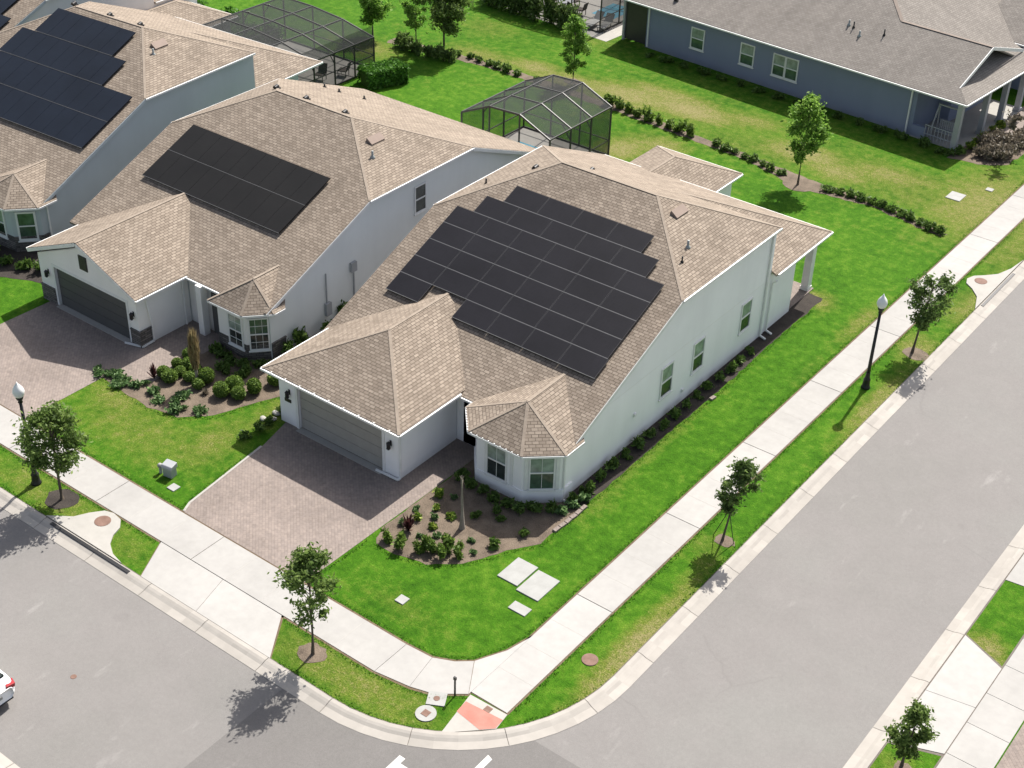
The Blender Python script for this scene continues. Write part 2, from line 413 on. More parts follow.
def lawn(name, poly, step=.7, clip=None):
    bm = bmesh.new(); bm.faces.new([bm.verts.new((x, y, 0)) for x, y in poly])
    x0, x1, y0, y1 = clip
    for axis, a, b in ((0, x0, x1), (1, y0, y1)):
        k = a
        while k <= b:
            co = [0, 0, 0]; no = [0, 0, 0]; co[axis] = k; no[axis] = 1
            bmesh.ops.bisect_plane(bm, geom=bm.verts[:] + bm.edges[:] + bm.faces[:], plane_co=co, plane_no=no)
            k += step
    me = bpy.data.meshes.new(name); bm.to_mesh(me); bm.free()
    at = me.attributes.new('dry', 'FLOAT', 'POINT')
    at.data.foreach_set('value', [dryness(v.co.x, v.co.y) for v in me.vertices])
    me.materials.append(M['grass'])
    o = bpy.data.objects.new(name, me); link(o); o['kind'] = 'structure'
    return o
lawn('lawn', KB + [(-FAR, FAR)], .7, (-48, 7, -10.5, 60))
lawn('far_lawn', [(15.72, FAR), (15.72, -60), (60, -60), (60, FAR)], 1.0, (15.7, 20, -4, 14))
lawn('opposite_lawn', [(-FAR, -60), (7.05, -60), (7.05, -26.15)] + arc(.25, -26.15, 6.8, 0, 90, 10) + [(-FAR, -19.35)], 4, (-20, 0, -22, -19))

def offset_path(P, d):
    out = []
    for i, p in enumerate(P):
        a = Vector(P[max(i-1, 0)]); b = Vector(P[min(i+1, len(P)-1)]); t = (b - a).normalized()
        n = Vector((t.y, -t.x)); out.append((p[0] + n.x * d, p[1] + n.y * d))
    return out

def resample(P, step):
    out = [Vector(P[0])]
    for a, b in zip(P, P[1:]):
        a = Vector(a); b = Vector(b); L = (b - a).length; n = max(1, round(L / step))
        for i in range(1, n + 1): out.append(a.lerp(b, i / n))
    return out

def kerb(name, path):
    """valley kerb: a flat back, a rounded nose, then a gutter pan down to the road; cast in 3 m lengths"""
    prof = [(0, -.2), (0, .032), (.14, .028), (.24, .0), (.36, -.045), (.66, -.088), (.66, -.2)]
    P = resample(path, .75); mb = MB(); cols = [offset_path(P, d) for d, z in prof]
    n = len(P); gap = .010
    for i in range(n - 1):
        t0 = gap if i % 4 == 0 else 0; t1 = gap if i % 4 == 3 else 0
        ring = []
        for s, tt in ((i, t0), (i + 1, -t1)):
            row = []
            for c, (d, z) in zip(cols, prof):
                a = Vector(c[i]); b = Vector(c[i + 1]); e = (b - a).normalized(); q = Vector(c[s]) + e * tt
                row.append((q.x, q.y, z))
            ring.append(row)
        for k in range(len(prof) - 1):
            mb.face([ring[0][k], ring[1][k], ring[1][k+1], ring[0][k+1]])
    o = mb.build(name, M['kerb']); o['kind'] = 'structure'
    return o
kerb('kerb', [(-60, -10.40)] + KB[1:-1] + [(7.05, 90)])
kerb('kerb', [(15.72, 60), (15.72, -30)])
kerb('kerb', [(7.05, -40)] + arc(.25, -26.15, 6.8, 0, 90, 10) + [(-60, -19.35)])
jb = MB()
for P in ([(-60, -10.40)] + KB[1:-1] + [(7.05, 90)], [(15.72, 60), (15.72, -30)]):
    Q = resample(P, .75); a = offset_path(Q, -.05); b = offset_path(Q, .02); c = offset_path(Q, .6)
    for i in range(len(Q) - 1):
        jb.face([(*a[i], .006), (*a[i+1], .006), (*b[i+1], .006), (*b[i], .006)])
        if i % 4 == 0:
            t = (Vector(b[i+1]) - Vector(b[i])).normalized() * .016
            jb.face([(b[i][0]-t.x, b[i][1]-t.y, -.004), (b[i][0]+t.x, b[i][1]+t.y, -.004), (c[i][0]+t.x, c[i][1]+t.y, -.094), (c[i][0]-t.x, c[i][1]-t.y, -.094)])
struct('kerb_joint', jb, M['joint'])

# sidewalks: slabs with open joints over a strip of dirt
sw = MB(); dirt = MB()
def slab(poly, z=.022, shrink=.006):
    c = Vector((sum(p[0] for p in poly) / len(poly), sum(p[1] for p in poly) / len(poly))); q = []
    for p in poly:
        d = Vector(p) - c; q.append(tuple(c + d * max(0, 1 - shrink / max(d.length, .1) * 1.4)))
    sw.prism(q, -.1, z)
score = MB()
def scored(p, q):
    score.bar((*p, .0235), (*q, .0235), .014, .003)
x = -63.3
while x < .4:
    b = min(x + 5.46, .5); slab([(x, -8.58), (b, -8.58), (b, -6.9), (x, -6.9)], shrink=.009)
    for k in (1, 2):
        if x + k * 1.82 < .3: scored((x + k * 1.82, -8.57), (x + k * 1.82, -6.91))
    x += 5.46
slab([(.5, -8.58), (1.9, -8.37), (1.62, -6.83), (.5, -6.9)])
slab([(1.9, -8.37), (2.75, -8.12), (3.68, -7.38), (2.86, -6.05), (2.35, -6.48), (1.62, -6.83)])
slab([(3.68, -7.38), (3.68, -3.9), (3.44, -4.9), (2.86, -6.05)], shrink=.01)
y = -7.26
while y < 90:
    b = -1.0 if y < -5 else y + 6.1
    slab([(3.68, y), (5.22, y), (5.22, b), (3.68, b)], shrink=.012)
    for k in (1, 2, 3):
        if y + k * 1.53 < b - .5: scored((3.69, y + k * 1.53), (5.21, y + k * 1.53))
    y = b
# apron of our driveway, cast in panels
for (a, b, c, d) in ((-10.33, -6.95, -9.42, -6.45), (-6.95, -3.92, -6.45, -2.72)):
    slab([(a, -8.60), (b, -8.60), (d, -10.38), (c, -10.38)], z=.018)
slab([(-28.3, -8.60), (-20.2, -8.60), (-19.2, -10.38), (-29.2, -10.38)], z=.018)
struct('sidewalk', sw, M['walk'])
struct('sidewalk_score', score, M['score'])
for pl in ([(-60, -8.66), (.5, -8.66), (1.95, -8.46), (2.8, -8.2), (3.72, -7.44), (3.72, -3.5), (3.52, -4.2), (3.36, -4.9), (2.8, -6.0), (2.3, -6.4), (1.6, -6.74), (.5, -6.81), (-60, -6.81)],
           [(3.60, -7.28), (5.29, -7.28), (5.29, 90), (3.60, 90)],
           [(-10.38, -8.58), (-9.44, -10.40), (-2.66, -10.40), (-3.84, -8.58)]):
    dirt.face([(x, y, .004) for x, y in pl])
struct('dirt_edging', dirt, M['dirt'])
# kerb ramp with its tactile strip
rp = MB(); rp.prism([(3.74, -7.36), (5.27, -7.30), (5.36, -8.02), (4.05, -9.30)], -.15, .022)
struct('kerb_ramp', rp, M['pad'])
rp = MB(); rp.face([(3.82, -7.70, .027), (5.30, -7.58, .027), (5.33, -8.02, .027), (4.95, -8.40, .027), (3.86, -8.24, .027)])
struct('tactile_paving', rp, M['red'])
# far side
sw = MB(); y = -20.0
while y < 30:
    slab([(17.46, y), (18.95, y), (18.95, y + 1.7), (17.46, y + 1.7)], shrink=.01); y += 1.7
for y0, y1, z0, z1 in ((-.35, 2.6, .3, 2.9), (2.6, 6.05, 2.9, 5.25)):
    slab([(15.76, y0), (17.44, z0), (17.44, z1), (15.76, y1)], shrink=.008)
slab([(15.76, 9.85), (17.44, 10.05), (17.44, 16), (15.76, 17)])
struct('far_sidewalk', sw, M['walk'])
d = MB(); d.face([(18.99, -12, .012), (27, -12, .012), (27, 6.5, .012), (18.99, 6.5, .012)]); struct('far_driveway', d, M['paver'])
d = MB(); d.face([(15.74, -.42, .004), (17.5, .2, .004), (17.5, 5.33, .004), (15.74, 6.14, .004)]); d.face([(17.40, -20, .005), (17.46, -20, .005), (17.46, 30, .005), (17.40, 30, .005)]); struct('far_dirt_edging', d, M['joint'])
# driveways
d = MB(); d.face([(-11.02, -6.84, .012), (-4.52, -6.84, .012), (-4.42, -.2, .012), (-4.42, 5.0, .012), (-5.9, 5.0, .012), (-5.9, .3, .012), (-12.3, .3, .012), (-11.75, -1.9, .012), (-11.25, -6.3, .012)])
struct('driveway', d, M['paver'])
d = MB(); d.face([(-28.1, -6.84, .012), (-20.85, -6.84, .012), (-20.85, -2.05, .012), (-18.9, -1.9, .012), (-18.9, -.7, .012), (-19.6, .8, .012), (-18.9, 1.4, .012), (-18.9, 5, .012), (-21.5, 5, .012), (-21.5, .3, .012), (-27.9, .3, .012)])
struct('driveway', d, M['paver'])
d = MB(); d.face([(-.6, 49.5, .012), (3.6, 49.5, .012), (3.6, 63, .012), (-.6, 63, .012)]); struct('driveway', d, M['paver'])
d = MB()   # light border course along the driveway edges
for a, b in (((-11.06, -6.8), (-11.27, -6.3)), ((-11.27, -6.3), (-11.78, -1.9))):
    d.bar((*a, .012), (*b, .012), .10, .03)
struct('driveway_edge', d, M['pad'])
# road markings
d = MB(); z = -.088
d.face([(3.56, -10.78, z), (3.80, -10.78, z), (3.80, -11.02, z), (4.9, -11.02, z), (4.9, -11.55, z), (3.80, -11.55, z), (3.80, -17.6, z), (3.56, -17.6, z)])
d.face([(5.78, -8.98, z), (6.00, -9.05, z), (6.00, -17.6, z), (5.78, -17.6, z)])
struct('road_marking', d, M['paint'])

# planting beds and mulch
def sheet(name, pts, z, mat, jag=0, seed=1):
    r = random.Random(seed); P = resample(pts + [pts[0]], .35)[:-1] if jag else [Vector(p) for p in pts]
    mb = MB(); mb.face([(p.x + r.uniform(-jag, jag), p.y + r.uniform(-jag, jag), z) for p in P]); return struct(name, mb, mat)
sheet('planting_bed', [(-4.41, 3.2), (-4.41, -2.7), (-4.0, -3.5), (-3.0, -3.56), (-1.7, -3.22), (-.7, -2.35), (-.1, -1.35), (.3, -.4), (.9, .4), (.92, 3.2)], .008, M['mulch'], .05, 3)
sheet('planting_bed', [(-.4, 3.2), (.92, 3.2), (.92, 4), (.85, 9), (.88, 14.5), (.75, 19), (.75, 24.3), (-.4, 24.3)], .009, M['dark_shade_mulch'], .05, 4)  # shade strip along the side wall painted in with the darker mulch
sheet('planting_bed', [(-18.95, 2.9), (-19.8, 1.05), (-18.95, -.75), (-20.9, -2.2), (-21.5, -2.7), (-19.8, -2.85), (-17.5, -3.0), (-16, -2.7), (-14.9, -1.65), (-14.4, -.2), (-13.6, 1.6), (-13.0, 3.5), (-16.2, 3.5)], .008, M['mulch'], .05, 5)
sheet('planting_bed', [(-13.0, 3.5), (-12.9, 22), (-16.3, 22), (-16.2, 3.5)], .009, M['dark_shade_mulch'], .05, 6)  # shade of the gap between the houses painted into the mulch
sheet('planting_bed', [(-35, 2.9), (-35, 0.2), (-32, -.3), (-29.6, 0.8), (-28.9, 3), (-28.9, 15), (-32, 15), (-32, 2.9)], .008, M['dark_shade_mulch'], .06, 7)  # shade beside the slate house painted into the mulch colour
sheet('hedge_mulch', [(-38.5, 37.2), (-38.5, 36.1), (-30, 37.1), (-20, 36.7), (-10, 35.75), (-6.3, 34.5), (-2, 35.1), (2.5, 34.25), (2.8, 34.8), (-2, 35.8), (-5.5, 35.9), (-10, 36.5), (-20, 37.5), (-30, 37.9)], .008, M['mulch'], .10, 8)
sheet('planting_bed', [(-1.1, 46.6), (-1.3, 44.0), (.6, 44.3), (1.9, 45.2), (2.2, 48.5), (1.4, 51.5), (-.7, 53), (-1.0, 53)], .008, M['mulch'], .08, 9)
for i, (x, y, r) in enumerate([(-1.78, -9.3, .55), (-15.3, -9.3, .72), (6.35, 5.1, .42), (6.45, 22.5, .62), (-6.3, 34.9, .95), (16.6, -1.1, .3), (-24.8, 38.8, .6)]):
    sheet('mulch_ring', [(x + r * math.cos(a * PI / 8), y + r * .85 * math.sin(a * PI / 8)) for a in range(16)], .011 + i * .0002, M['dark_shade_mulch' if i == 1 else 'mulch'], .06, 20 + i)

# -------------------------------------------------------------------- houses
TH = .10     # thickness of a roof deck
def roof_faces(mb, faces):
    for f in faces: mb.extr([(x, y, z - TH) for x, y, z in f], (0, 0, TH))

def capline(mb, p, q, w=.22):
    mb.bar((p[0], p[1], p[2] - .008), (q[0], q[1], q[2] - .008), w, .02)

def gutter_mb(mb, runs, w=.075, h=.09):
    for p, q in runs:
        mb.bar((p[0], p[1], p[2] - .075), (q[0], q[1], q[2] - .075), w, h)

def window(parent, p, ang, w, h, mats=('glass_green', 'glass'), trim='trim', grid=None, name='window', sur=.06):
    """single-hung window; p = middle of its sill on the wall face, ang = heading of its outward normal"""
    n = Vector((math.cos(ang), math.sin(ang), 0)); u = Vector((-n.y, n.x, 0)); P = Vector(p)
    def bx(mb, u0, u1, z0, z1, d0, d1):
        c = [P + u * a + n * d + Vector((0, 0, z)) for z in (z0, z1) for a, d in ((u0, d0), (u1, d0), (u1, d1), (u0, d1))]
        mb.raw(c, [(0,1,2,3)[::-1], (4,5,6,7), (0,1,5,4), (1,2,6,5), (2,3,7,6), (3,0,4,7)])
    f = MB(); a = w / 2
    for u0, u1, z0, z1 in ((-a, a, 0, sur), (-a, a, h - sur, h), (-a, -a + sur, sur, h - sur), (a - sur, a, sur, h - sur), (-a + sur, a - sur, h * .5 - .03, h * .5 + .03)):
        bx(f, u0, u1, z0, z1, .002, .055)
    if grid:
        gx, gz = grid
        for i in range(1, gx):
            xx = -a + w * i / gx; bx(f, xx - .008, xx + .008, sur, h * .5 - .03, .002, .036); bx(f, xx - .008, xx + .008, h * .5 + .03, h - sur, .002, .036)
        for k in range(1, gz):
            if abs(k / gz - .5) > .05: bx(f, -a + sur, a - sur, h * k / gz - .011, h * k / gz + .011, .002, .034)
    fr = f.build('window_frame' if name != 'window' else 'window', M[trim], parent)
    up = MB(); bx(up, -a + sur, a - sur, h * .5, h - sur, .003, .024); up.build('upper_pane', M[mats[0]], fr)
    lo = MB(); bx(lo, -a + sur, a - sur, sur, h * .5, .003, .018); lo.build('lower_pane', M[mats[1]], fr)
    sl = MB(); bx(sl, -a - .05, a + .05, -.07, -.004, .002, .085); sl.build('sill', M[trim], fr)
    return fr

def wall_lamp(parent, p, n):
    """lantern with a bracket; n = outward normal (x, y)"""
    n = Vector((n[0], n[1], 0)); P = Vector(p); mb = MB()
    mb.bar(P + Vector((0, 0, .1)), P + n * .13 + Vector((0, 0, .14)), .04, .04)
    c = P + n * .15
    mb.lathe([(.02, .22), (.10, .13), (.085, .11), (.085, -.10), (.10, -.12), (.03, -.2)], 6, c, sm=False)
    mb.box((P.x - .05, P.y - .02, P.z - .06), (P.x + .05, P.y + .02, P.z + .2))
    return mb.build('wall_lamp', M['black'], parent)

def downspout(parent, pts, mat='trim', w=.075):
    mb = MB()
    for a, b in zip(pts, pts[1:]): mb.bar(a, b, w, w)
    return mb.build('downspout', M[mat], parent)

def roof_vent(parent, p, n, mat='vent', L=(.95, .40)):
    """slant-back exhaust vent lying on a slope of normal n, long side along y"""
    N = Vector(n).normalized(); u = Vector((0, 1, 0)); v = N.cross(u).normalized(); P = Vector(p)
    mb = MB(); c = []
    for (a, b, h) in ((-1, -1, 0), (1, -1, 0), (1, 1, 0), (-1, 1, 0), (-1, -1, .07), (1, -1, .07), (1, 1, .17), (-1, 1, .17)):
        c.append(P + u * a * L[0] / 2 + v * b * L[1] / 2 + N * (h + .005))
    mb.raw(c, [(3,2,1,0),(4,5,6,7),(0,1,5,4),(1,2,6,5),(2,3,7,6),(3,0,4,7)])
    return mb.build('roof_vent', M[mat], parent)

def pipe_vent(parent, p, mat='silver', r=.055, h=.34):
    mb = MB(); mb.lathe([(r * 2.4, -.06), (r * 2.2, .04), (r * 1.1, .1), (r, .12), (r, h), (r * .7, h + .005)], 10, p)
    return mb.build('vent_pipe', M[mat], parent)

def cowl(parent, p):
    mb = MB(); x, y, z = p
    mb.extr([(x - .17, y - .12, z - .03), (x + .17, y - .12, z - .03), (x + .17, y + .14, z - .03), (x - .17, y + .14, z - .03)], (0, 0, .05))
    mb.tube([(x, y - .12, z + .02), (x, y + .1, z + .10)], [.14, .10], 10)
    return mb.build('vent_cowl', M['black'], parent)

def villa(name, label, X, wall, P, doorm='greige', frontwall=None, rz=0, Y=0):
    """one-storey stucco house: long gabled block with clipped gables, garage wing and bay in front.  x runs from the right wall (0) to the left (negative)"""
    root = thing(name, label, 'house', (X, Y, 0), math.radians(rz), 'stucco houses with tan shingle roofs')
    WL = P['wl']; zE = P['zE']; yE = P['yE']; k = .42; kb = P['kb']
    F = lambda y: zE + k * (y - yE)
    yc, zc = P['clipF']; yr, zr = P['ridgeY'], P['ridgeZ']; xr0, xr1 = P['ridgeX']     # xr0 right end, xr1 left end
    B = lambda y: zr - kb * (y - yr)
    yb = yr + (zr - zc) / kb                     # rear corner of the clip
    yB = P['yBack']; zB = B(yB); o = .2; L = WL - o
    ye = P.get('yStep', yB - .4)                 # the tall block ends here
    wm = M[wall]; fm = M[frontwall or wall]
    # ---- walls
    w = MB()
    d = .02
    prof = [(yE + .35, 0), (yE + .35, F(yE + .35) - TH - d), (yc + .05, F(yc) - TH - d), (yb - .05, zc - TH - d)]
    prof += [(ye, B(ye) - TH - d)] if ye > yb + .3 else [(ye, zc - TH - d - .02)]
    prof += [(ye, 0)]
    w.extr([(0, y, z) for y, z in prof], (WL, 0, 0))
    if 'yStep' in P:
        y2 = P['porchY']
        w.box((WL, ye + .003, 0), (-.03, y2, zB - .12))
    gx0, gx1 = P['garX']; gw = P['garW']         # garage walls; the front is split into piers and lintel round the door
    g0, g1 = gw; dx0, dx1, dh = P['door']
    w.box((g0, .20, 0), (g1, yE + .3, 2.50))
    w.box((g0, 0, 0), (dx0, .20, 2.50)); w.box((dx1, 0, 0), (g1, .20, 2.50)); w.box((dx0, 0, dh), (dx1, .20, 2.50))
    zg = P['zG']; hw = (gx1 - gx0) / 2; gxm = (gx0 + gx1) / 2; zgr = zg + k * hw
    if P['gar'] == 'gable':
        w.extr([(g0, .003, 2.50), (g1, .003, 2.50), (gxm, .003, 2.50 + k * (g1 - g0) / 2)], (0, .3, 0))
    bay = P['bay']; bw = bay['wall']
    wo = w.build('wall', wm, root)
    bq = MB(); bq.prism(bw, 0, 2.5); bq.build('bay', fm, root)
    lb = MB()                                    # projecting plinth under the bay
    c = Vector((sum(p[0] for p in bw) / len(bw), sum(p[1] for p in bw) / len(bw)))
    lb.prism([tuple(c + (Vector(p) - c) * 1.035) for p in bw], 0, bay.get('plinth', .62))
    lb.build('bay_plinth', M[bay.get('plinthmat', wall)], wo)
    # ---- roofs
    r = MB()
    zf = F(yE)
    A0 = (L, yE, zf); A1 = (o, yE, zf); C1 = (o, yc, F(yc)); C0 = (L, yc, F(yc)); R1 = (xr0, yr, zr); R0 = (xr1, yr, zr); D1 = (o, yb, zc); D0 = (L, yb, zc)
    fs = [[A0, A1, C1, R1, R0, C0], [C1, D1, R1], [C0, R0, D0][::1]]
    gut = [((C1[0] + .04, C1[1], C1[2]), (D1[0] + .04, D1[1], D1[2])), ((L - .04, yc, zc), (L - .04, yb, zc)), ((P['gutF'][0], yE - .05, zf), (P['gutF'][1], yE - .05, zf))]
    rk = []
    if 'yStep' in P:
        xe = P.get('xe', .4); xk = xe - (zc - zB) / .45
        fs.append([R0, R1, D1, (xk, yb + .02, B(yb + .02)), (xe, yB, zB), (L, yB, zB), D0])
        fs.append([(xe, yb + .05, zB), (xe, yB, zB), (xk + .05, yb + .05, B(yb + .05))])
        caps_h = [((xk, yb, zc), (xe, yB, zB))]
        gut += [((xe + .05, ye + .12, zB), (xe + .05, yB + .05, zB)), ((L, yB + .05, zB), (xe, yB + .05, zB))]
    else:
        fs.append([R0, R1, D1, (o, yB, zB), (L, yB, zB), D0]); caps_h = []
        rk.append(((o, yb, zc), (o, yB, zB)))
    rk += [((o, yE, zf), (o, yc, F(yc)))]
    capl = [(R0, R1), (R1, C1), (R0, C0), (R1, D1), (R0, D0)] + caps_h
    # garage wing
    ym = yE + (zgr - zf) / k + .25; yf = P['garF']
    if P['gar'] == 'hip':
        T0 = (gxm, yf + hw, zgr); T1 = (gxm, ym, zgr)
        fs += [[(gx0, yf, zg), (gx1, yf, zg), T0], [(gx1, yf, zg), (gx1, yE + .5, zg), T1, T0], [(gx0, yE + .5, zg), (gx0, yf, zg), T0, T1]]
        capl += [((gx0, yf, zg), T0), ((gx1, yf, zg), T0), (T0, T1)]
        gut += [((gx0 - .05, yf - .05, zg), (gx1 + .05, yf - .05, zg))]
    else:
        T0 = (gxm, yf, zgr); T1 = (gxm, ym, zgr)
        fs += [[(gx1, yf, zg), (gx1, yE + .5, zg), T1, T0], [(gx0, yE + .5, zg), (gx0, yf, zg), T0, T1]]
        capl += [(T0, T1)]
        rk += [((gx0, yf, zg), T0), ((gx1, yf, zg), T0)]
    gut += [((gx1 + .05, yf, zg), (gx1 + .05, yE, zg)), ((gx0 - .05, yf, zg), (gx0 - .05, yE + .4, zg))]
    # bay roof: left, chamfer, front, chamfer, right
    E = bay['eave']; ze = bay['z']; xa = bay['xa']; A = (xa, bay['ya'], bay['za']); Bp = (xa, bay['yb'], bay['za'])
    e3 = [(x, y, ze) for x, y in E]
    fs.append([e3[0], e3[1], A, Bp][::1])
    for i in range(1, len(E) - 2): fs.append([e3[i], e3[i+1], A])
    fs.append([e3[-2], e3[-1], Bp, A])
    capl += [(e, A) for e in e3[1:-1]] + [(A, Bp)]
    for i, (p, q) in enumerate(zip(e3, e3[1:])):
        gut.append((p, q))
    # rear bump-out with a hip roof
    if 'bump' in P:
        bx0, bx1, by, bz = P['bump']; bm = (bx0 + bx1) / 2; hh = (bx1 - bx0) / 2; bt = bz + k * hh
        y0 = yB - 2.6
        H = (bm, by - hh, bt); H2 = (bm, y0, bt)
        fs += [[(bx1, y0, bz), (bx1, by, bz), H, H2], [(bx0, by, bz), (bx0, y0, bz), H2, H], [(bx1, by, bz), (bx0, by, bz), H]]
        capl += [((bx1, by, bz), H), ((bx0, by, bz), H), (H, H2)]
        gut += [((bx1 + .05, yB - .5, bz), (bx1 + .05, by, bz)), ((bx0, by + .05, bz), (bx1, by + .05, bz))]
    roof_faces(r, fs)
    ro = r.build('roof', M['shingle'], root)
    for p, q in capl:
        mb = MB(); capline(mb, p, q, .13); mb.build('ridge_cap', M['cap'], ro)
    for p, q in gut:
        mb = MB(); gutter_mb(mb, [(p, q)]); mb.build('gutter', M['trim'], ro)
    if 'strap' in P:
        for (p, q) in P['strap']:
            n = 9
            for i in range(n):
                t = (i + .5) / n; c = Vector(p).lerp(Vector(q), t)
                sb = MB(); sb.box((c.x - .022, c.y - .035, c.z - .03), (c.x + .022, c.y + .07, c.z + .008)); sb.build('gutter_strap', M['trim'], ro)
    for p, q in rk:
        rb = MB(); rb.bar((p[0], p[1], p[2] - .12), (q[0], q[1], q[2] - .12), .05, .17)
        rb.build('rake_board', M[P.get('rakemat', 'trim')], ro)
    if 'bump' in P:
        bmb = MB(); bmb.box((bx0 + .35, yB - 2.4, 0), (bx1 - .35, by - .35, bz - .12)); bmb.build('rear_wall', wm, root)
    # ---- garage door
    gd = MB(); gd.box((dx0 + .01, .13, .03), (dx1 - .01, .17, dh - .01))
    for i in range(4):
        z0 = .05 + (dh - .08) * i / 4; z1 = .05 + (dh - .08) * (i + 1) / 4 - .02
        gd.box((dx0 + .03, .112, z0), (dx1 - .03, .128, z1))
    go = gd.build('garage_door', M[doorm], root)
    df = MB(); t = .14
    df.box((dx0 - t, -.03, 0), (dx0, .012, dh + t)); df.box((dx1, -.03, 0), (dx1 + t, .012, dh + t)); df.box((dx0, -.03, dh), (dx1, .012, dh + t))
    df.build('door_frame', M['trim'], go)
    th = MB(); th.box((dx0 - .02, -.22, -.05), (dx1 + .02, .11, .028)); th.build('threshold', M['pad'], go)
    for x in (dx0 - .48, dx1 + .46): wall_lamp(root, (x, 0, 1.62), (0, -1))
    return root

# --- the corner house
bayA = dict(wall=[(-4.35, 3.9), (-4.35, 3.05), (-3.45, 1.98), (-1.18, 1.98), (0, 3.02), (0, 3.698)],
            eave=[(-4.72, 4.4), (-4.72, 2.86), (-3.62, 1.62), (-.98, 1.62), (.33, 2.80), (.33, 4.0)], z=2.60, xa=-2.12, ya=3.5, yb=6.2, za=3.70)
PA = dict(wl=-12.95, yE=3.35, zE=2.585, clipF=(10.95, 5.777), ridgeY=15.3, ridgeZ=7.58, ridgeX=(-4.0, -9.15), kb=.44, yBack=25.0, yStep=19.45, porchY=22.1, xe=.28,
          gutF=(-5.4, -4.72), garX=(-12.95, -5.42), garW=(-12.5, -5.86), door=(-11.42, -6.72, 2.12), zG=2.72, garF=-.45, gar='hip', bay=bayA,
          bump=(-12.3, -6.95, 29.05, 2.66), strap=[((-12.8, -.47, 2.72), (-5.5, -.47, 2.72)), ((-4.70, 2.86, 2.6), (-3.62, 1.64, 2.6)), ((-3.6, 1.62, 2.6), (-1.0, 1.62, 2.6))])
h1 = villa('corner_house', 'white stucco corner house with solar panels on its tan roof, beside the wide side street', 0, 'white_stucco', PA)
for y, z in ((10.60, 1.15), (13.2, 1.13), (17.35, 1.2)): window(h1, (0, y, z), 0, .95, 1.56, ('blind', 'glass'), sur=.065)
window(h1, (-2.42, 1.98, .66), -PI / 2, 1.0, 1.65, ('blind', 'glass'), grid=(2, 2), sur=.05)
a = math.atan2(-(0 + 1.18), (3.02 - 1.98))
window(h1, (-.59, 2.50, .66), a, 1.02, 1.65, ('blind', 'glass_green'), grid=(2, 2), sur=.05)
for (p, q) in (((-3.45, 1.98), (-1.18, 1.98)), ((-1.18, 1.98), (0, 3.02))):
    p = Vector(p); q = Vector(q); t = (q - p).normalized(); n = Vector((t.y, -t.x)); c = (p + q) / 2
    for s in (-.63, .63):
        b = c + t * s + n * .02; tb = MB(); tb.bar((b.x, b.y, .66), (b.x, b.y, 2.45), .14, .06, up=(n.x, n.y, 0)); tb.build('window_surround', M['trim'], h1)
downspout(h1, [(-5.80, .02, 2.6), (-5.80, .02, .14), (-5.83, -.10, .09), (-7.0, -.12, .07)])
downspout(h1, [(.06, 2.95, 2.5), (.05, 3.12, 2.3), (.05, 3.12, .08), (.35, 3.1, .05)])
downspout(h1, [(.10, 19.15, 5.6), (.06, 19.05, 5.3), (.06, 19.05, .12), (.4, 19.0, .06)])
downspout(h1, [(.30, 19.55, 2.96), (.05, 19.65, 2.7), (.05, 19.65, .12), (.4, 19.6, .06)])
pb = MB()
pb.box((-6.2, 22.0, -.05), (-.10, 24.85, .05)); pb.build('porch_slab', M['paver'], h1)
for x in (-.40, -3.3, -6.1):
    c = MB(); c.box((x - .19, 24.35, .05), (x + .19, 24.73, 3.05)); c.box((x - .22, 24.32, .05), (x + .22, 24.76, .22)); c.build('porch_column', M['trim'], h1)
pq = MB(); pq.box((-12.18, -.035, 1.16), (-11.82, -.004, 1.31)); pq.build('address_plaque', M['black'], h1)
pd = MB(); pd.box((-5.5, 4.0 - .3, 0.02), (-4.55, 3.72, 2.15)); pd.build('front_door', M['charcoal'], h1)
for p in ((-2.86, 15.34, 7.08),): roof_vent(h1, p, (.41, 0, 1))
pipe_vent(h1, (-1.44, 13.88, 6.46)); pipe_vent(h1, (-1.07, 12.83, 6.30), 'black', .035, .3); pipe_vent(h1, (-12.1, 13.44, 6.2), 'black', .04, .3)
cowl(h1, (-10.4, 15.0, 6.98)); cowl(h1, (-8.3, 16.5, 6.95))
cj = MB(); cj.box((.001, 5.2, 3.02), (.006, 18.8, 3.045)); cj.build('control_joint', M['offwhite_stucco'], h1)
for y, z in ((8.1, 1.35), (12.0, .55)):
    vb = MB(); vb.box((.002, y, z), (.05, y + .17, z + .17)); vb.box((.05, y + .02, z + .03), (.09, y + .15, z + .15)); vb.build('wall_vent', M['trim'], h1)

# --- the middle house
bayB = dict(wall=[(-2.55, 3.3), (-2.55, 2.33), (-.80, 2.33), (-.003, 3.2), (-.003, 3.3)],
            eave=[(-2.75, 4.4), (-2.75, 1.98), (-.60, 1.98), (.40, 3.05), (.40, 3.7)], z=2.60, xa=-1.22, ya=3.45, yb=5.4, za=3.62, plinth=.82, plinthmat='stone')
PB = dict(wl=-13.1, yE=2.75, zE=2.65, clipF=(9.66, 5.552), ridgeY=13.45, ridgeZ=7.14, ridgeX=(-4.35, -9.45), kb=.405, yBack=24.0,
          gutF=(-4.95, -2.75), garX=(-12.62, -4.98), garW=(-12.2, -5.28), door=(-11.1, -6.0, 2.12), zG=2.70, garF=-.25, gar='gable', bay=bayB)
h2 = villa('middle_house', 'pale blue stucco house with dark garage door and stone base, between the other two houses', -16.15, 'pale_blue_stucco', PB, 'charcoal', 'offwhite_stucco')
fw = MB()  # painted garage front and its side, lighter than the body
fw.box((-12.21, -.012, 0), (-11.1 - .14, -.002, 2.5)); fw.box((-6.0 + .14, -.012, 0), (-5.27, -.002, 2.5)); fw.box((-11.1 - .14, -.012, 2.26), (-6.0 + .14, -.002, 2.5))
fw.extr([(-12.21, -.012, 2.503), (-5.27, -.012, 2.503), (-8.74, -.012, 2.47 + .42 * 3.47)], (0, .01, 0))
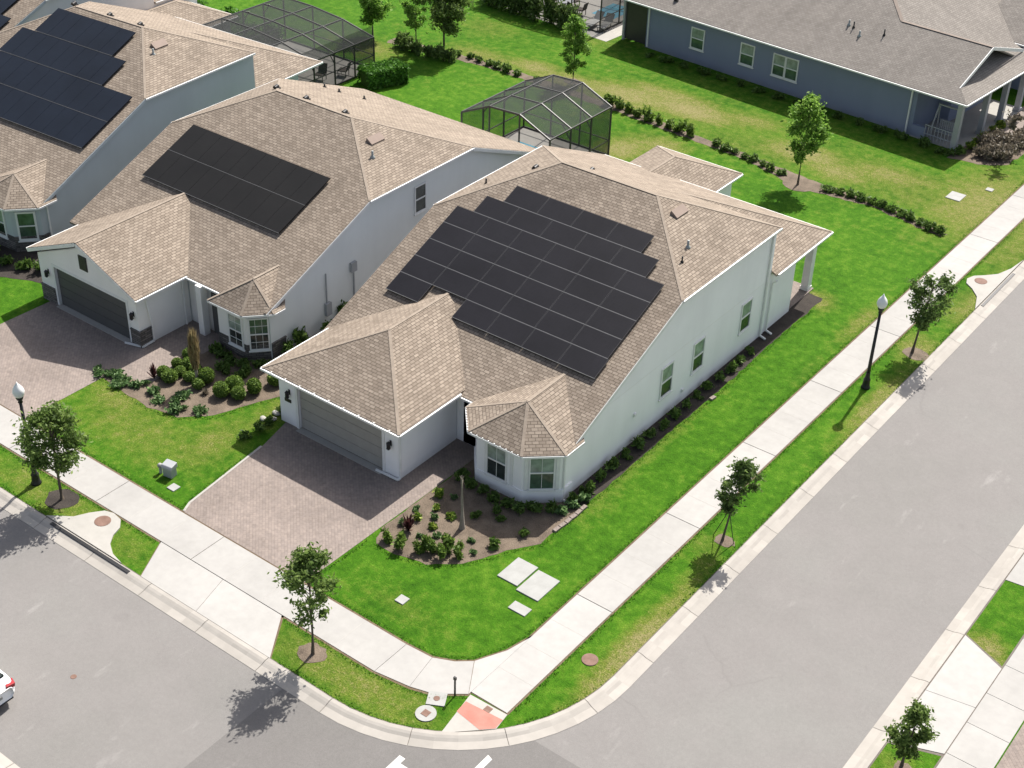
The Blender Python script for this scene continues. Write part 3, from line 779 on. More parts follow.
fw.box((-5.278, .0, .0), (-5.266, 3.0, 2.5)); fw.box((-5.25, 3.085, 0), (-2.6, 3.097, 2.6))
fw.build('front_render', M['offwhite_stucco'], h2)
for x0, x1 in ((-12.25, -11.25), (-5.85, -5.263)):
    st = MB(); st.box((x0, -.07, 0), (x1, -.013, .80)); st.box((x0, -.09, .803), (x1, -.012, .87)); st.build('stone_base', M['stone'], h2)
st = MB(); st.box((-5.26, -.07, 0), (-5.20, .62, .80)); st.box((-5.26, -.09, .803), (-5.18, .64, .87)); st.build('stone_base', M['stone'], h2)
st = MB(); st.box((.002, 3.1, 0), (.07, 3.95, .80)); st.box((.002, 3.1, .803), (.09, 3.98, .86)); st.build('stone_base', M['stone'], h2)
window(h2, (-1.42, 2.33, .52), -PI / 2, .95, 1.68, ('blind', 'glass'), grid=(2, 4), sur=.08)
window(h2, (-.40, 2.765, .52), math.atan2(-.80, .87), .92, 1.68, ('glass_green', 'glass'), grid=(3, 4), sur=.07)
window(h2, (0, 13.45, 3.45), 0, .85, 1.45, ('glass', 'glass'))
gv = MB(); gv.box((-9.02, -.05, 2.78), (-8.46, -.013, 3.52))
for i in range(7): gv.box((-8.99, -.07, 2.82 + i * .098), (-8.49, -.051, 2.88 + i * .098))
gv.build('gable_vent', M['bronze'], h2)
downspout(h2, [(-4.95, .35, 2.6), (-5.22, .5, 2.35), (-5.16, .66, .9), (-5.16, .66, .12), (-5.16, .0, .08), (-6.1, -.28, .07)])
downspout(h2, [(-5.18, 2.65, 2.6), (-5.18, 2.65, .05)])
cl = MB(); cl.box((-4.15, 2.5, 0), (-3.8, 2.85, 2.6)); cl.build('entry_pillar', M['offwhite_stucco'], h2)
pd = MB(); pd.box((-3.7, 3.0, 0.02), (-2.75, 3.08, 2.15)); pd.build('front_door', M['charcoal'], h2)
el = MB()
el.box((.003, 8.35, 2.25), (.14, 8.72, 2.75)); el.bar((.05, 8.55, 2.25), (.05, 8.55, .2), .06, .06); el.build('meter_box', M['grey_metal'], h2)
el = MB(); el.box((.003, 6.55, .7), (.16, 6.9, 1.35)); el.bar((.05, 6.7, 1.35), (.05, 6.7, 2.9), .05, .05); el.build('breaker_box', M['grey_metal'], h2)
el = MB(); el.box((.003, 5.0, .35), (.10, 5.18, .75)); el.build('junction_box', M['grey_metal'], h2)
el = MB(); el.box((.003, 12.0, 1.5), (.10, 12.3, 1.8)); el.build('wall_vent', M['trim'], h2)
roof_vent(h2, (-2.6, 13.2, 6.53), (.41, 0, 1)); pipe_vent(h2, (-1.8, 12.1, 6.25))
for x, y in ((-26.3, 14.1), (-24.1, 14.0), (-21.4, 13.95)): cowl(h2, (x + 16.15, y, 7.14 - .405 * (y - 13.45)))
for x, y in ((-28.3, 19.6), (-27.3, 19.7), (-26.0, 20.3)): pipe_vent(h2, (x + 16.15, y, 7.12 - .405 * (y - 13.45)), 'bronze', .05, .22)

# --- the slate-blue house on the left, and the roof beyond it
bayC = dict(wall=[(-3.9, 3.5), (-3.9, 3.05), (-3.0, 2.0), (-1.0, 2.0), (0, 3.0), (0, 3.348)],
            eave=[(-4.3, 4.4), (-4.3, 2.8), (-3.15, 1.6), (-.85, 1.6), (.33, 2.75), (.33, 3.9)], z=2.60, xa=-1.9, ya=3.3, yb=5.6, za=3.60, plinth=.85, plinthmat='stone')
PC = dict(wl=-12.95, yE=3.0, zE=2.6, clipF=(10.5, 5.75), ridgeY=14.6, ridgeZ=7.47, ridgeX=(-4.0, -9.3), kb=.41, yBack=24.6, yStep=18.85, porchY=22.5, xe=.0,
          gutF=(-5.4, -4.3), garX=(-12.95, -5.42), garW=(-12.5, -5.86), door=(-11.42, -6.72, 2.12), zG=2.70, garF=-.45, gar='hip', bay=bayC, bump=(-16.1, -10.7, 28.6, 2.66), rakemat='slate_stucco')
h3 = villa('slate_house', 'slate blue stucco house with navy solar panels on its roof, left edge of the photo', -32.05, 'slate_stucco', PC, rz=3)
window(h3, (-2.0, 2.0, .62), -PI / 2, 1.0, 1.6, ('blind', 'glass'), sur=.1)
window(h3, (-.5, 2.5, .62), math.atan2(-1, 1), .98, 1.6, ('glass_green', 'glass_green'), sur=.1)
downspout(h3, [(.2, 3.3, 2.5), (.05, 3.45, 2.3), (.05, 3.45, .1)])
roof_vent(h3, (-2.5, 14.3, 6.86), (.41, 0, 1)); pipe_vent(h3, (-2.15, 13.5, 6.65))
for x in (-9.9, -7.0, -4.6): cowl(h3, (x, 15.0, 7.32))
PD = dict(PC); del PD['bump']
h4 = villa('tan_roof_house', 'tan roofed house mostly cut off by the top left corner of the photo', -48.6, 'offwhite_stucco', PD, Y=6)

# ------------------------------------------------------------- solar arrays
def solar(name, label, X, yE, zE, rows, mat, cw, cd, k=.42, lift=.15, rz=0, seam=.012, frame='alu'):
    """rows: (s from the eave line up the slope, x of left end, number of modules)"""
    root = thing(name, label, 'solar array', (X - yE * math.sin(math.radians(rz)), yE * math.cos(math.radians(rz)) if rz else yE, zE), math.radians(rz))
    n = Vector((0, -k, 1)).normalized(); u = Vector((0, 1, k)).normalized()
    rl = MB()
    for s, x, cnt in rows:
        for i in range(cnt):
            a = x + i * cw; mb = MB(); fr = MB(); g = seam
            p = [Vector((xx, 0, 0)) + u * ss + n * lift for xx, ss in ((a + g, s + g), (a + cw - g, s + g), (a + cw - g, s + cd - g), (a + g, s + cd - g))]
            fr.extr([q - n * .04 for q in p], n * .04)
            q = [Vector((xx, 0, 0)) + u * ss + n * (lift + .003) for xx, ss in ((a + g + .016, s + g + .016), (a + cw - g - .016, s + g + .016), (a + cw - g - .016, s + cd - g - .016), (a + g + .016, s + cd - g - .016))]
            o = fr.build('solar_panel', M[frame], root)
            mb.extr([c - n * .002 for c in q], n * .002); mb.build('glass', M[mat], o)
        rl.bar(Vector((x, 0, 0)) + u * (s + .0) + n * (lift - .012), Vector((x + cw * cnt, 0, 0)) + u * (s + .0) + n * (lift - .014), .018, .03, up=n)
        for ss in (.25, .75):
            rl.bar(Vector((x + .05, 0, 0)) + u * (s + cd * ss) + n * .07, Vector((x + cw * cnt - .05, 0, 0)) + u * (s + cd * ss) + n * .07, .04, .05, up=n)
    rl.build('rail', M['rail'], root)
    # thin skirt that closes the lower edge
    return root
r7 = 3.13
solar('solar_array', 'large black stepped solar array on the roof of the white corner house', 0, 3.35, 2.585,
      [(r7, -11.95, 1), (r7, -8.2, 4)] + [(r7 + 1.085 * i, -11.97, 6) for i in (1, 2, 3, 4)] + [(r7 + 1.085 * 5, -11.05, 5), (r7 + 1.085 * 6, -10.12, 4)], 'solar', 1.85, 1.085)
solar('solar_array', 'plain rectangular black solar array in two rows on the middle house roof', -16.15, 2.75, 2.65,
      [(3.92, -11.85, 9), (5.84, -11.85, 9)], 'solar_black', 1.045, 1.92, seam=.003, frame='solar_black')
solar('solar_array', 'navy stepped solar array in four rows on the slate blue house roof', -32.05, 3.0, 2.6,
      [(3.85, -11.75, 11), (5.88, -11.75, 11), (7.92, -11.0, 8), (9.96, -10.05, 6)], 'solar_blue', 1.03, 2.0, rz=3, seam=.003, frame='solar_blue')
solar('solar_array', 'navy solar array cut off by the top left corner of the photo', -48.6, 9.0, 2.6,
      [(1.9, -6.6, 6), (3.9, -6.6, 6), (5.9, -6.6, 5), (7.9, -6.6, 4)], 'solar_blue', 1.03, 2.0, seam=.003, frame='solar_blue')

# ----------------------------------------------------- blue house at the back
bh = thing('blue_house', 'dark blue stucco house with grey roof and corner porch, behind the back lawns', 'house', (-1.35, 44.9, 0), math.radians(-4.5))
W_ = 23.4; ez = 3.15; k = .42
ridge = 4.6; zr = ez + k * (ridge + .1)
w = MB()
w.box((-W_, .45, 0), (-3.0, 9, ez - .05)); w.box((-3.0, 3.6, 0), (-2.2, 9, ez - .05))
w.box((-3.0, .35, 0), (-2.1, .6, .75))
w.extr([(-1.55, .8, ez - .1), (-1.55, 2 * ridge - .8, ez - .1), (-1.55, ridge, zr - .42)], (-1.2, 0, 0))
bwall = w.build('wall', M['navy_stucco'], bh)
r = MB(); cp = MB()
x2 = -6.9; big = 10.5; zbig = ez + k * (big + .1)
R2 = (x2 - (zbig - zr) / k, big, zbig)
fs = [[(-W_ - 2, -.1, ez), (.35, -.1, ez), (-.75, 1.0, ez + k * 1.1), (-.75, ridge, zr), (x2, ridge, zr), R2, (-W_ - 2, big, zbig)],
      [(x2, ridge, zr), (-.75, ridge, zr), (-.75, 2 * ridge + .1, ez), (x2 - .0, 2 * ridge + .1, ez)][::1],
      [(x2, ridge, zr), (x2 + (zr - ez) / k, ridge + (zr - ez) / k, ez), (x2 + (zr - ez) / k, big * 2, ez), R2],
      [R2, (R2[0], big * 2, ez), (-W_ - 2, big * 2, ez), (-W_ - 2, big, zbig)]]
roof_faces(r, fs)
roof_faces(r, [[(.35, -.1, ez), (.35, 9.5, ez), (-1.6, 9.5, ez + .8), (-1.6, 1.9, ez + .8)]])
# garage wing beyond the porch
roof_faces(r, [[(-5, 11.5, ez + .05), (1.4, 11.5, ez + .05), (1.4, 16, ez + 1.9), (-5, 16, ez + 1.9)], [(-5, 16, ez + 1.9), (1.4, 16, ez + 1.9), (1.4, 20, ez), (-5, 20, ez)]])
br = r.build('roof', M['shingle2'], bh)
for p, q in (((-.75, ridge, zr), (x2, ridge, zr)), ((x2, ridge, zr), R2), (R2, (-W_ - 2, big, zbig))):
    cp = MB(); capline(cp, p, q); cp.build('ridge_cap', M['cap2'], br)
for run in [((-W_ - 2, -.16, ez), (.41, -.16, ez)), ((.41, -.16, ez), (.41, 9.5, ez)), ((-5, 11.44, ez + .05), (1.45, 11.44, ez + .05))]:
    gm = MB(); gutter_mb(gm, [run]); gm.build('gutter', M['trim'], br)
rb = MB()
for p, q in (((-.72, .95, ez + k * 1.05), (-.72, ridge, zr)), ((-.72, ridge, zr), (-.72, 9.3, ez + .6))): rb.bar((p[0], p[1], p[2] - .10), (q[0], q[1], q[2] - .10), .05, .2)
rb.build('rake_board', M['trim'], br)
for x, w_ in ((-19.15, 1.1), (-15.2, 1.1)): window(bh, (x, .45, 1.0), -PI / 2, w_, 1.45, ('blind', 'glass_green'), sur=.08)
for x in (-12.75, -11.8): window(bh, (x, .45, .95), -PI / 2, .97, 1.48, ('blind', 'glass_green'), sur=.08)
for x in (-23.2, -3.35): downspout(bh, [(x, -.1, ez - .1), (x, .38, ez - .35), (x, .40, .1)], w=.09)
for i, y in enumerate((.12, 3.6, 6.2, 8.7)):
    c = MB(); c.box((-.17, y - .16, 0), (.15, y + .16, ez - .14)); c.box((-.22, y - .21, 0), (.2, y + .21, .25)); c.build('porch_column', M['grey_metal'], bh)
ps = MB(); ps.box((-3.0, .3, -.05), (.2, 9.2, .06)); ps.build('porch_slab', M['pad'], bh)
gw = MB(); gw.box((-4.8, 12.0, 0), (1.0, 19.5, ez - .1)); gw.extr([(1.0, 12.05, ez - .08), (1.0, 19.45, ez - .08), (1.0, 16, ez + 1.7)], (-.3, 0, 0)); gw.build('garage_wing', M['navy_stucco'], bh)
gd = MB(); gd.box((1.003, 13.3, .05), (1.06, 18.1, 2.3)); gd.build('garage_door', M['trim'], bh)
pr = MB()
for z in (.5, 1.05): pr.bar((-2.1, .25, z), (-.2, .25, z), .05, .05)
for i in range(9): pr.bar((-2.05 + i * .22, .25, .06), (-2.05 + i * .22, .25, 1.05), .03, .03)
pr.build('porch_railing', M['grey_metal'], bh)
for x, y in ((-9.7, 3.1), (-8.55, 2.5)): pipe_vent(bh, (x, y, ez + k * (y + .1)), 'silver')
for x, y in ((-9.3, 3.0), (-7.2, 3.1)): pipe_vent(bh, (x, y, ez + k * (y + .1)), 'black', .04, .4)
cowl(bh, (-21.5, 1.0, ez + k * 1.1))
# dark screened lanai at its left end
ln = MB(); ln.box((-W_ - 1.9, .6, .1), (-W_ - .02, .62, ez - .1)); ln.box((-W_ - 1.9, .62, .1), (-W_ - 1.88, 6, ez - .1)); ln.build('lanai_screen', M['bronze'], bh)
lp = MB(); lp.box((-W_ - 2.05, .45, 0), (-W_ - 1.9, .75, ez - .1)); lp.build('lanai_post', M['grey_metal'], bh)

ch = thing('porch_swing', 'pale hanging swing seat under the corner porch of the dark blue house', 'porch swing', (-2.5, 46.3, 0), math.radians(-3.6))
sb = MB()
for i in range(5): sb.box((-.55, -.3 + i * .12, .48), (.55, -.21 + i * .12, .51))
sb.build('seat', M['grey_metal'], ch)
sb = MB()
for i in range(9): sb.box((-.53 + i * .125, .30, .51), (-.45 + i * .125, .34, 1.05))
sb.box((-.55, .28, 1.03), (.55, .36, 1.09)); sb.build('backrest', M['grey_metal'], ch)
sb = MB()
for s in (-1, 1): 
    sb.bar((s * .75, -.55, 0), (s * .62, 0, 2.1), .07, .07); sb.bar((s * .75, .6, 0), (s * .62, 0, 2.1), .07, .07); sb.bar((s * .55, 0, .5), (s * .55, 0, 2.1), .02, .02)
sb.bar((-.7, 0, 2.1), (.7, 0, 2.1), .08, .08); sb.build('frame', M['grey_metal'], ch)

# ----------------------------------------------------------- screen enclosures
def cage(name, label, X, Y, prof, ys, doorside=None):
    """prof: arch across x as (x, z); ys: rib positions along y"""
    root = thing(name, label, 'pool cage', (X, Y, 0))
    f = MB(); s = MB(); sw_ = MB()
    x0, x1 = prof[0][0], prof[-1][0]; y0, y1 = ys[0], ys[-1]
    for y in ys:
        for a, b in zip(prof, prof[1:]): f.bar((a[0], y, a[1]), (b[0], y, b[1]), .06, .11)
        for x, z in (prof[0], prof[-1]): f.bar((x, y, 0), (x, y, z), .08, .08)
    for x, z in prof: f.bar((x, y0, z), (x, y1, z), .07, .09)
    for x in (x0, x1):
        f.bar((x, y0, .06), (x, y1, .06), .06, .08); f.bar((x, y0, 1.0), (x, y1, 1.0), .05, .05)
    for y in (y0, y1):
        f.bar((x0, y, .06), (x1, y, .06), .06, .08)
        for x, z in prof[1:-1]: f.bar((x, y, 0), (x, y, z), .07, .07)
    f.bar((x0, y1, 1.0), (x1, y1, 1.0), .05, .05)
    # knee braces
    for y in ys[1:-1]:
        for (x, z), sg in ((prof[0], 1), (prof[-1], -1)): f.bar((x, y, z - .7), (x + sg * .6, y, z + .1), .05, .05)
    fo = f.build('frame', M['bronze'], root)
    for a, b in zip(prof, prof[1:]): s.face([(a[0], y0, a[1] + .02), (b[0], y0, b[1] + .02), (b[0], y1, b[1] + .02), (a[0], y1, a[1] + .02)])
    s.build('roof_screen', M['screen'], root)
    for x in (x0, x1): sw_.face([(x, y0, .1), (x, y1, .1), (x, y1, prof[0][1]), (x, y0, prof[0][1])])
    sw_.face([(x0, y1, .1), (x1, y1, .1)] + [(x, y1, z) for x, z in prof[::-1]])
    sw_.build('wall_screen', M['screen'], root)
    return root
cage('screen_enclosure', 'arched dark screen enclosure behind the pale blue middle house', -22.9, 25.0, [(0, 2.95), (2.0, 3.85), (4.1, 3.95), (6.2, 3.05)][:4], [0, 2, 4, 6])
cage('screen_enclosure', 'large dark screen enclosure behind the slate blue house, top left', -43.9, 24.5, [(0, 3.0), (2.7, 2.98), (5.4, 2.75), (8.1, 2.2)], [0, 1.85, 3.7, 5.55, 7.4])
d = MB(); d.face([(-22.9, 24.2, .01), (-16.7, 24.2, .01), (-16.7, 31, .01), (-22.9, 31, .01)]); struct('pool_deck', d, M['pad'])
d = MB(); d.face([(-47.8, 24.0, .01), (-35.8, 24.0, .01), (-35.8, 31.9, .01), (-47.8, 31.9, .01)]); struct('pool_deck', d, M['pad'])
d = MB(); d.face([(-36.5, 46.9, .01), (-27.2, 46.2, .01), (-26.6, 56, .01), (-36.5, 56, .01)]); struct('pool_deck', d, M['pad'])
d = MB(); d.face([(-21.9, 25.6, .016), (-19.6, 25.6, .016), (-19.6, 29.2, .016), (-21.9, 29.2, .016)]); struct('pool_water', d, M['pool'])
d = MB(); d.face([(-31.2, 50.2, .016), (-29.3, 50.2, .016), (-29.3, 53, .016), (-31.2, 53, .016)]); struct('pool_water', d, M['pool'])
cage('screen_enclosure', 'screen enclosure over the patio beside the dark blue house, cut off by the top edge', -37.6, 47.3, [(0, 2.7), (2.4, 3.4), (6.6, 3.4), (9.1, 2.7)], [0, 2.4, 4.8, 7.2])

# ---------------------------------------------------------------- vegetation
def leaf(vs, fs, p, s, r, stretch=2.3, up=.25):
    """one small pointed leaf (two triangles folded along the midrib)"""
    a = r.uniform(0, 2 * PI); e = r.uniform(-.9, .9) + up
    d = Vector((math.cos(a) * math.cos(e), math.sin(a) * math.cos(e), math.sin(e)))
    q = Vector((r.gauss(0, 1), r.gauss(0, 1), r.gauss(0, 1))); w = d.cross(q)
    if w.length < 1e-3: w = Vector((1, 0, 0))
    w.normalize(); b = len(vs)
    vs += [p - d * s * stretch / 2, p + w * s * .5 + d * s * .1, p + d * s * stretch / 2, p - w * s * .5 + d * s * .1]
    fs.append((b, b + 1, b + 2, b + 3))

def mesh_obj(name, vs, fs, mat, parent=None):
    me = bpy.data.meshes.new(name); me.from_pydata([tuple(v) for v in vs], [], fs); me.materials.append(mat)
    o = bpy.data.objects.new(name, me); link(o, parent); return o

def tree(name, label, x, y, h, z0, R, mat, lean=(0, 0), n=2600, ls=.13, shape='oval', seed=1, trunk=.06, bark='bark', group=None, cat='tree', clumps=34, stakes=False, sq=1.0):
    r = random.Random(seed); root = thing(name, label, cat, (x, y, 0), 0, group)
    ax = lambda z: Vector((lean[0] * z / h, lean[1] * z / h, z))
    t = MB()
    pts = [ax(h * f) + Vector((r.uniform(-.02, .02), r.uniform(-.02, .02), 0)) * (f > .05) for f in (0, .12, .3, .5, .7, .9)]
    t.tube(pts, [trunk * 1.5, trunk, trunk * .85, trunk * .65, trunk * .4, trunk * .15], 8)
    vs = []; fs = []
    per = max(12, n // clumps)
    def prof(u):
        if shape == 'cone': return .28 + .95 * (1 - u) ** .8 * min(1, .25 + u * 4)
        if shape == 'round': return math.sqrt(max(.03, 1 - (2 * u - 1) ** 2))
        return math.sqrt(max(.03, 1 - (2 * u - 1) ** 2)) * (1.12 - .35 * u)
    for i in range(clumps):
        u = r.random() ** .9; z = z0 + (h - z0) * u; rr = R * prof(u) * r.uniform(.35, 1.05) * r.choice((1, 1, .8, 1.1))
        a = r.uniform(0, 2 * PI) + i * 2.4; c = ax(z) + Vector((math.cos(a) * rr, math.sin(a) * rr * sq, 0))
        b0 = ax(max(z0 * .85, z - .25 - rr * .75)); mid = b0.lerp(c, .55) + Vector((0, 0, .05))
        t.tube([b0, mid, c], [trunk * .33, trunk * .2, trunk * .07], 5, cap=False)
        sg = R * r.uniform(.09, .22); k = int(per * r.uniform(.5, 1.4))
        for _ in range(k):
            p = c + Vector((r.gauss(0, sg), r.gauss(0, sg), r.gauss(0, sg * .8)))
            if p.z < z0 - .25: continue
            leaf(vs, fs, p, ls * r.uniform(.6, 1.25), r)
        # thin sprays that break the outline
        for _ in range(2):
            dd = Vector((math.cos(a) + r.uniform(-.7, .7), math.sin(a) + r.uniform(-.7, .7), r.uniform(-.2, .8))).normalized()
            for j in range(7):
                leaf(vs, fs, c + dd * (sg * .8 + j * ls * .55) + Vector((r.gauss(0, .03), r.gauss(0, .03), r.gauss(0, .03))), ls * .75, r)
    t.build('trunk', M[bark], root); mesh_obj('crown', vs, fs, M[mat], root)
    if stakes:
        s = MB()
        for q in (-.45, .45): s.bar((q, .1, 0), (q * .15 + lean[0] * .3, .0, 1.35), .025, .025)
        s.build('stake', M['black'], root)
    return root

oak = 'small street trees on the grass verges'
tree('street_tree', 'small dark tree leaning slightly on the verge beside the middle of the side sidewalk', 6.27, 5.05, 3.75, 1.5, .66, 'oak', (.35, .25), 2900, .078, 'round', 3, .045, group=oak, stakes=True)
tree('street_tree', 'rounded tree on the verge just beyond the side street lamp', 6.26, 22.5, 4.15, 1.55, .88, 'oak', (.3, .2), 3200, .088, 'round', 4, .055, group=oak)
tree('street_tree', 'tall dark tree on the front verge between our driveway and the corner', -1.72, -9.3, 4.5, 1.75, .92, 'oak2', (0, .1), 3000, .088, 'oval', 5, .05, group=oak)
tree('street_tree', 'broad bushy green tree beside the street lamp at the left edge', -15.3, -9.3, 4.2, 1.55, 1.14, 'oak2', (.1, 0), 5600, .085, 'round', 6, .06, group=oak, clumps=52)
tree('street_tree', 'small bushy tree on the far verge in the bottom right corner', 16.55, -1.05, 2.65, .8, .58, 'oak2', (.1, .1), 3000, .078, 'cone', 8, .045, group=oak)
back = 'trees on the back lawns'
tree('lawn_tree', 'light green maple tree in a mulch ring behind the corner house', -6.34, 34.9, 5.3, 1.5, 1.02, 'maple', (.1, 0), 6500, .105, 'oval', 9, .05, group=back, bark='bark')
tree('lawn_tree', 'slim green tree behind the smaller screen enclosure', -24.8, 38.85, 4.3, .8, .85, 'maple', (0, 0), 4200, .10, 'cone', 10, .05, group=back)
tree('lawn_tree', 'slender pale tree left of the large dark tree at the top edge', -35.9, 36.2, 4.2, 1.6, .72, 'maple', (0, 0), 2600, .11, 'oval', 11, .045, group=back, clumps=24)
tree('lawn_tree', 'largest dark green tree at the top edge with a round crown', -34.2, 37.1, 5.4, 1.6, 1.38, 'oak2', (0, 0), 9000, .115, 'round', 12, .07, group=back, clumps=48)
tree('lawn_tree', 'bushy green tree beside the large screen enclosure', -40.0, 36.4, 3.7, .8, 1.0, 'maple', (0, 0), 4600, .11, 'round', 13, .05, group=back)
tree('ornamental_tree', 'thin brown leaning tree in the shrub bed by the dark blue house', 1.2, 45.6, 2.9, 2.1, .45, 'brownleaf', (.45, .2), 240, .12, 'round', 14, .035, clumps=12)

def shrub(name, label, x, y, R, H, mat, n=260, ls=.07, seed=1, group=None, ball=False, z=0.0, cat='shrub', spiky=False):
    r = random.Random(seed); vs = []; fs = []
    if ball:   # clipped globe: a solid core under a skin of small leaves
        for i in range(n):
            u = r.uniform(-.75, 1); a = r.uniform(0, 2 * PI); q = math.sqrt(max(0, 1 - u * u)); k = R * r.uniform(.86, 1.03)
            leaf(vs, fs, Vector((q * math.cos(a) * k, q * math.sin(a) * k, H * .5 + u * H * .5)), ls, r)
    elif spiky:
        for i in range(n):
            a = r.uniform(0, 2 * PI); e = r.uniform(.25, 1.4); L = R * r.uniform(.6, 1.25); d = Vector((math.cos(a) * math.cos(e), math.sin(a) * math.cos(e), math.sin(e) * H / R * .9))
            w = Vector((-math.sin(a), math.cos(a), 0)) * ls * .5; b = len(vs); o = Vector((0, 0, H * .08 * r.random()))
            vs += [o - w * .5, o + w * .5, o + d * L * .6 + w, o + d * L, o + d * L * .6 - w]; fs.append((b, b+1, b+2, b+3, b+4))
    else:
        for c in range(max(5, n // 40)):
            a = r.uniform(0, 2 * PI); q = R * r.uniform(.1, .8); cc = Vector((q * math.cos(a), q * math.sin(a), H * r.uniform(.2, .82)))
            for i in range(40):
                p = cc + Vector((r.gauss(0, R * .25), r.gauss(0, R * .25), r.gauss(0, H * .17)))
                if p.z > .0: leaf(vs, fs, p, ls * r.uniform(.6, 1.3), r, up=.5)
    o = mesh_obj(name, vs, fs, M[mat]); o.location = (x, y, z); o.rotation_euler = (0, 0, r.uniform(0, 6))
    if ball:
        core = MB(); core.lathe([(.02, .02), (R * .6, H * .14), (R * .88, H * .4), (R * .84, H * .65), (R * .5, H * .9), (.02, H * .95)], 12); core.build('inner_foliage', M['shrub'], o)
    return tag(o, label, cat, group)

def row(items, name, label, group, mat, R, H, n, ls, ball=False, seed=100, spiky=False, cat='shrub', z=0.0):
    """first of the row is built, the others are copies of one of three variants"""
    var = []
    for i, (x, y) in enumerate(items):
        k = random.Random(seed + i * 7)
        if i < 3: o = shrub(name, label, x, y, R, H, mat, n, ls, seed + i, group, ball, z, cat, spiky); var.append(o)
        else: o = copy_tree(var[i % 3])
        o.location = (x, y, z); s = k.uniform(.82, 1.18); o.scale = (s, s * k.uniform(.9, 1.1), s * k.uniform(.85, 1.15)); o.rotation_euler = (0, 0, k.uniform(0, 6))

# clipped globes in the middle house's bed
row([(-18.95, -.08), (-18.45, .15), (-18.87, -.94), (-18.37, -.41), (-18.37, -1.03), (-17.73, -.45), (-17.88, 0.05), (-17.0, -.60), (-19.1, .78)], 'globe_shrub',
    'clipped globe shrub clustered round the tan upright plant', 'clipped globe shrubs', 'boxwood', .30, .52, 650, .05, True, 200)
row([(-17.04, -.04), (-15.76, -.39), (-15.63, .27), (-15.05, -.05), (-14.85, .70), (-14.6, 1.76)], 'globe_shrub',
    'clipped globe shrub spaced along the sunny edge of the shaded bed', 'clipped globe shrubs', 'boxwood', .33, .58, 700, .05, True, 230)
row([(-21.2, -2.6), (-20.74, -2.45), (-20.28, -2.42), (-19.89, -2.45), (-19.75, -2.75), (-20.5, -2.1), (-19.08, -2.2), (-17.5, -2.35), (-16.68, -2.3), (-16.3, -2.45), (-15.64, -1.85), (-18.2, -2.2), (-17.0, -1.7)], 'low_plant',
    'low sprawling pale green plant along the lawn edge of the bed', 'low plants in the middle bed', 'sage', .34, .25, 200, .09, seed=250, cat='plant')
shrub('tufted_plant', 'round brown tuft at the middle of the bed of clipped globes', -16.4, -.75, .26, .3, 'brownleaf', 130, .03, 270, spiky=True, cat='plant')
shrub('cordyline', 'dark red spiky plant beside the walkway of the middle house', -19.05, -1.35, .3, .85, 'redleaf', 70, .08, 271, spiky=True, cat='plant')
# tall tied straw-coloured plant
t = thing('upright_plant', 'tall straw coloured tied-up plant standing among clipped globe shrubs', 'plant', (-17.35, -.36, 0))
s = MB(); s.tube([(0, 0, 0), (.02, 0, .6), (0, 0, 1.3)], [.09, .07, .06], 8); s.build('trunk', M['pale_bark'], t)
vs = []; fs = []; r = random.Random(5)
for i in range(900):
    z = r.uniform(.7, 2.5); q = .26 * math.sqrt(r.random()) * (1.1 - abs(z - 1.6) * .55); a = r.uniform(0, 2 * PI)
    d = Vector((r.gauss(0, .1), r.gauss(0, .1), 1)); p = Vector((q * math.cos(a), q * math.sin(a), z)); w = Vector((math.cos(a * 3), math.sin(a * 3), 0)) * .018; b = len(vs); L = r.uniform(.2, .5)
    vs += [p - w, p + w, p + d * L]; fs.append((b, b + 1, b + 2))
mesh_obj('foliage', vs, fs, M['strawleaf'], t)
row([(-18.6, 1.9), (-18.0, 1.75), (-17.4, 1.7), (-16.7, 1.9), (-16.1, 2.3), (-15.6, 2.7), (-17.1, 1.1), (-16.2, 1.3)], 'bay_shrub', 'low dark shrub in the deep shade below the middle house bay', 'shrubs under the middle bay', 'shrub', .30, .40, 260, .09, seed=285)
row([(-4.1, -1.0), (-3.9, -2.0), (-2.9, -2.2), (-2.4, -1.75), (-3.2, -.95), (-1.2, -1.1), (-.7, -1.6), (-3.4, .5)], 'low_plant', 'tiny green plant in the sunny mulch of the corner house bed', 'low plants in the corner bed', 'sage', .14, .16, 90, .06, seed=290, cat='plant')
# our bed
row([(-3.72, -3.2), (-3.05, -3.2), (-3.25, -2.75), (-2.35, -2.95), (-2.2, -2.6)], 'leafy_shrub', 'upright dark green shrub at the driveway end of the corner house bed', 'green shrubs in the corner bed', 'boxwood', .21, .62, 260, .085, seed=300)
row([(-1.9, -2.55), (-1.5, -2.65), (-1.45, -2.15), (-1.0, -2.2), (-1.72, -1.95), (-1.25, -1.75)], 'leafy_shrub', 'upright green shrub in the tight clump nearest the lawn curve', 'green shrubs in the corner bed', 'boxwood', .165, .58, 220, .075, seed=320)
row([(-3.68, -1.39), (-2.9, -1.46), (-3.53, -.45), (-3.9, .2), (-2.69, -.5), (-2.5, -2.35), (-1.7, -2.3)], 'lime_plant', 'small lime yellow plant in the sunny mulch beside the walkway', 'lime plants in the corner bed', 'lime', .20, .28, 160, .08, seed=340, cat='plant')
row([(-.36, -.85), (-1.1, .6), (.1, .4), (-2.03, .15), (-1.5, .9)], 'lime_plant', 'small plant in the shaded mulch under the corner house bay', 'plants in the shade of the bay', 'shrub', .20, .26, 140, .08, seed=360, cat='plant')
shrub('cordyline', 'dark red spiky plant beside the walkway of the corner house', -3.5, -2.15, .36, .8, 'redleaf', 90, .09, 380, spiky=True, cat='plant')
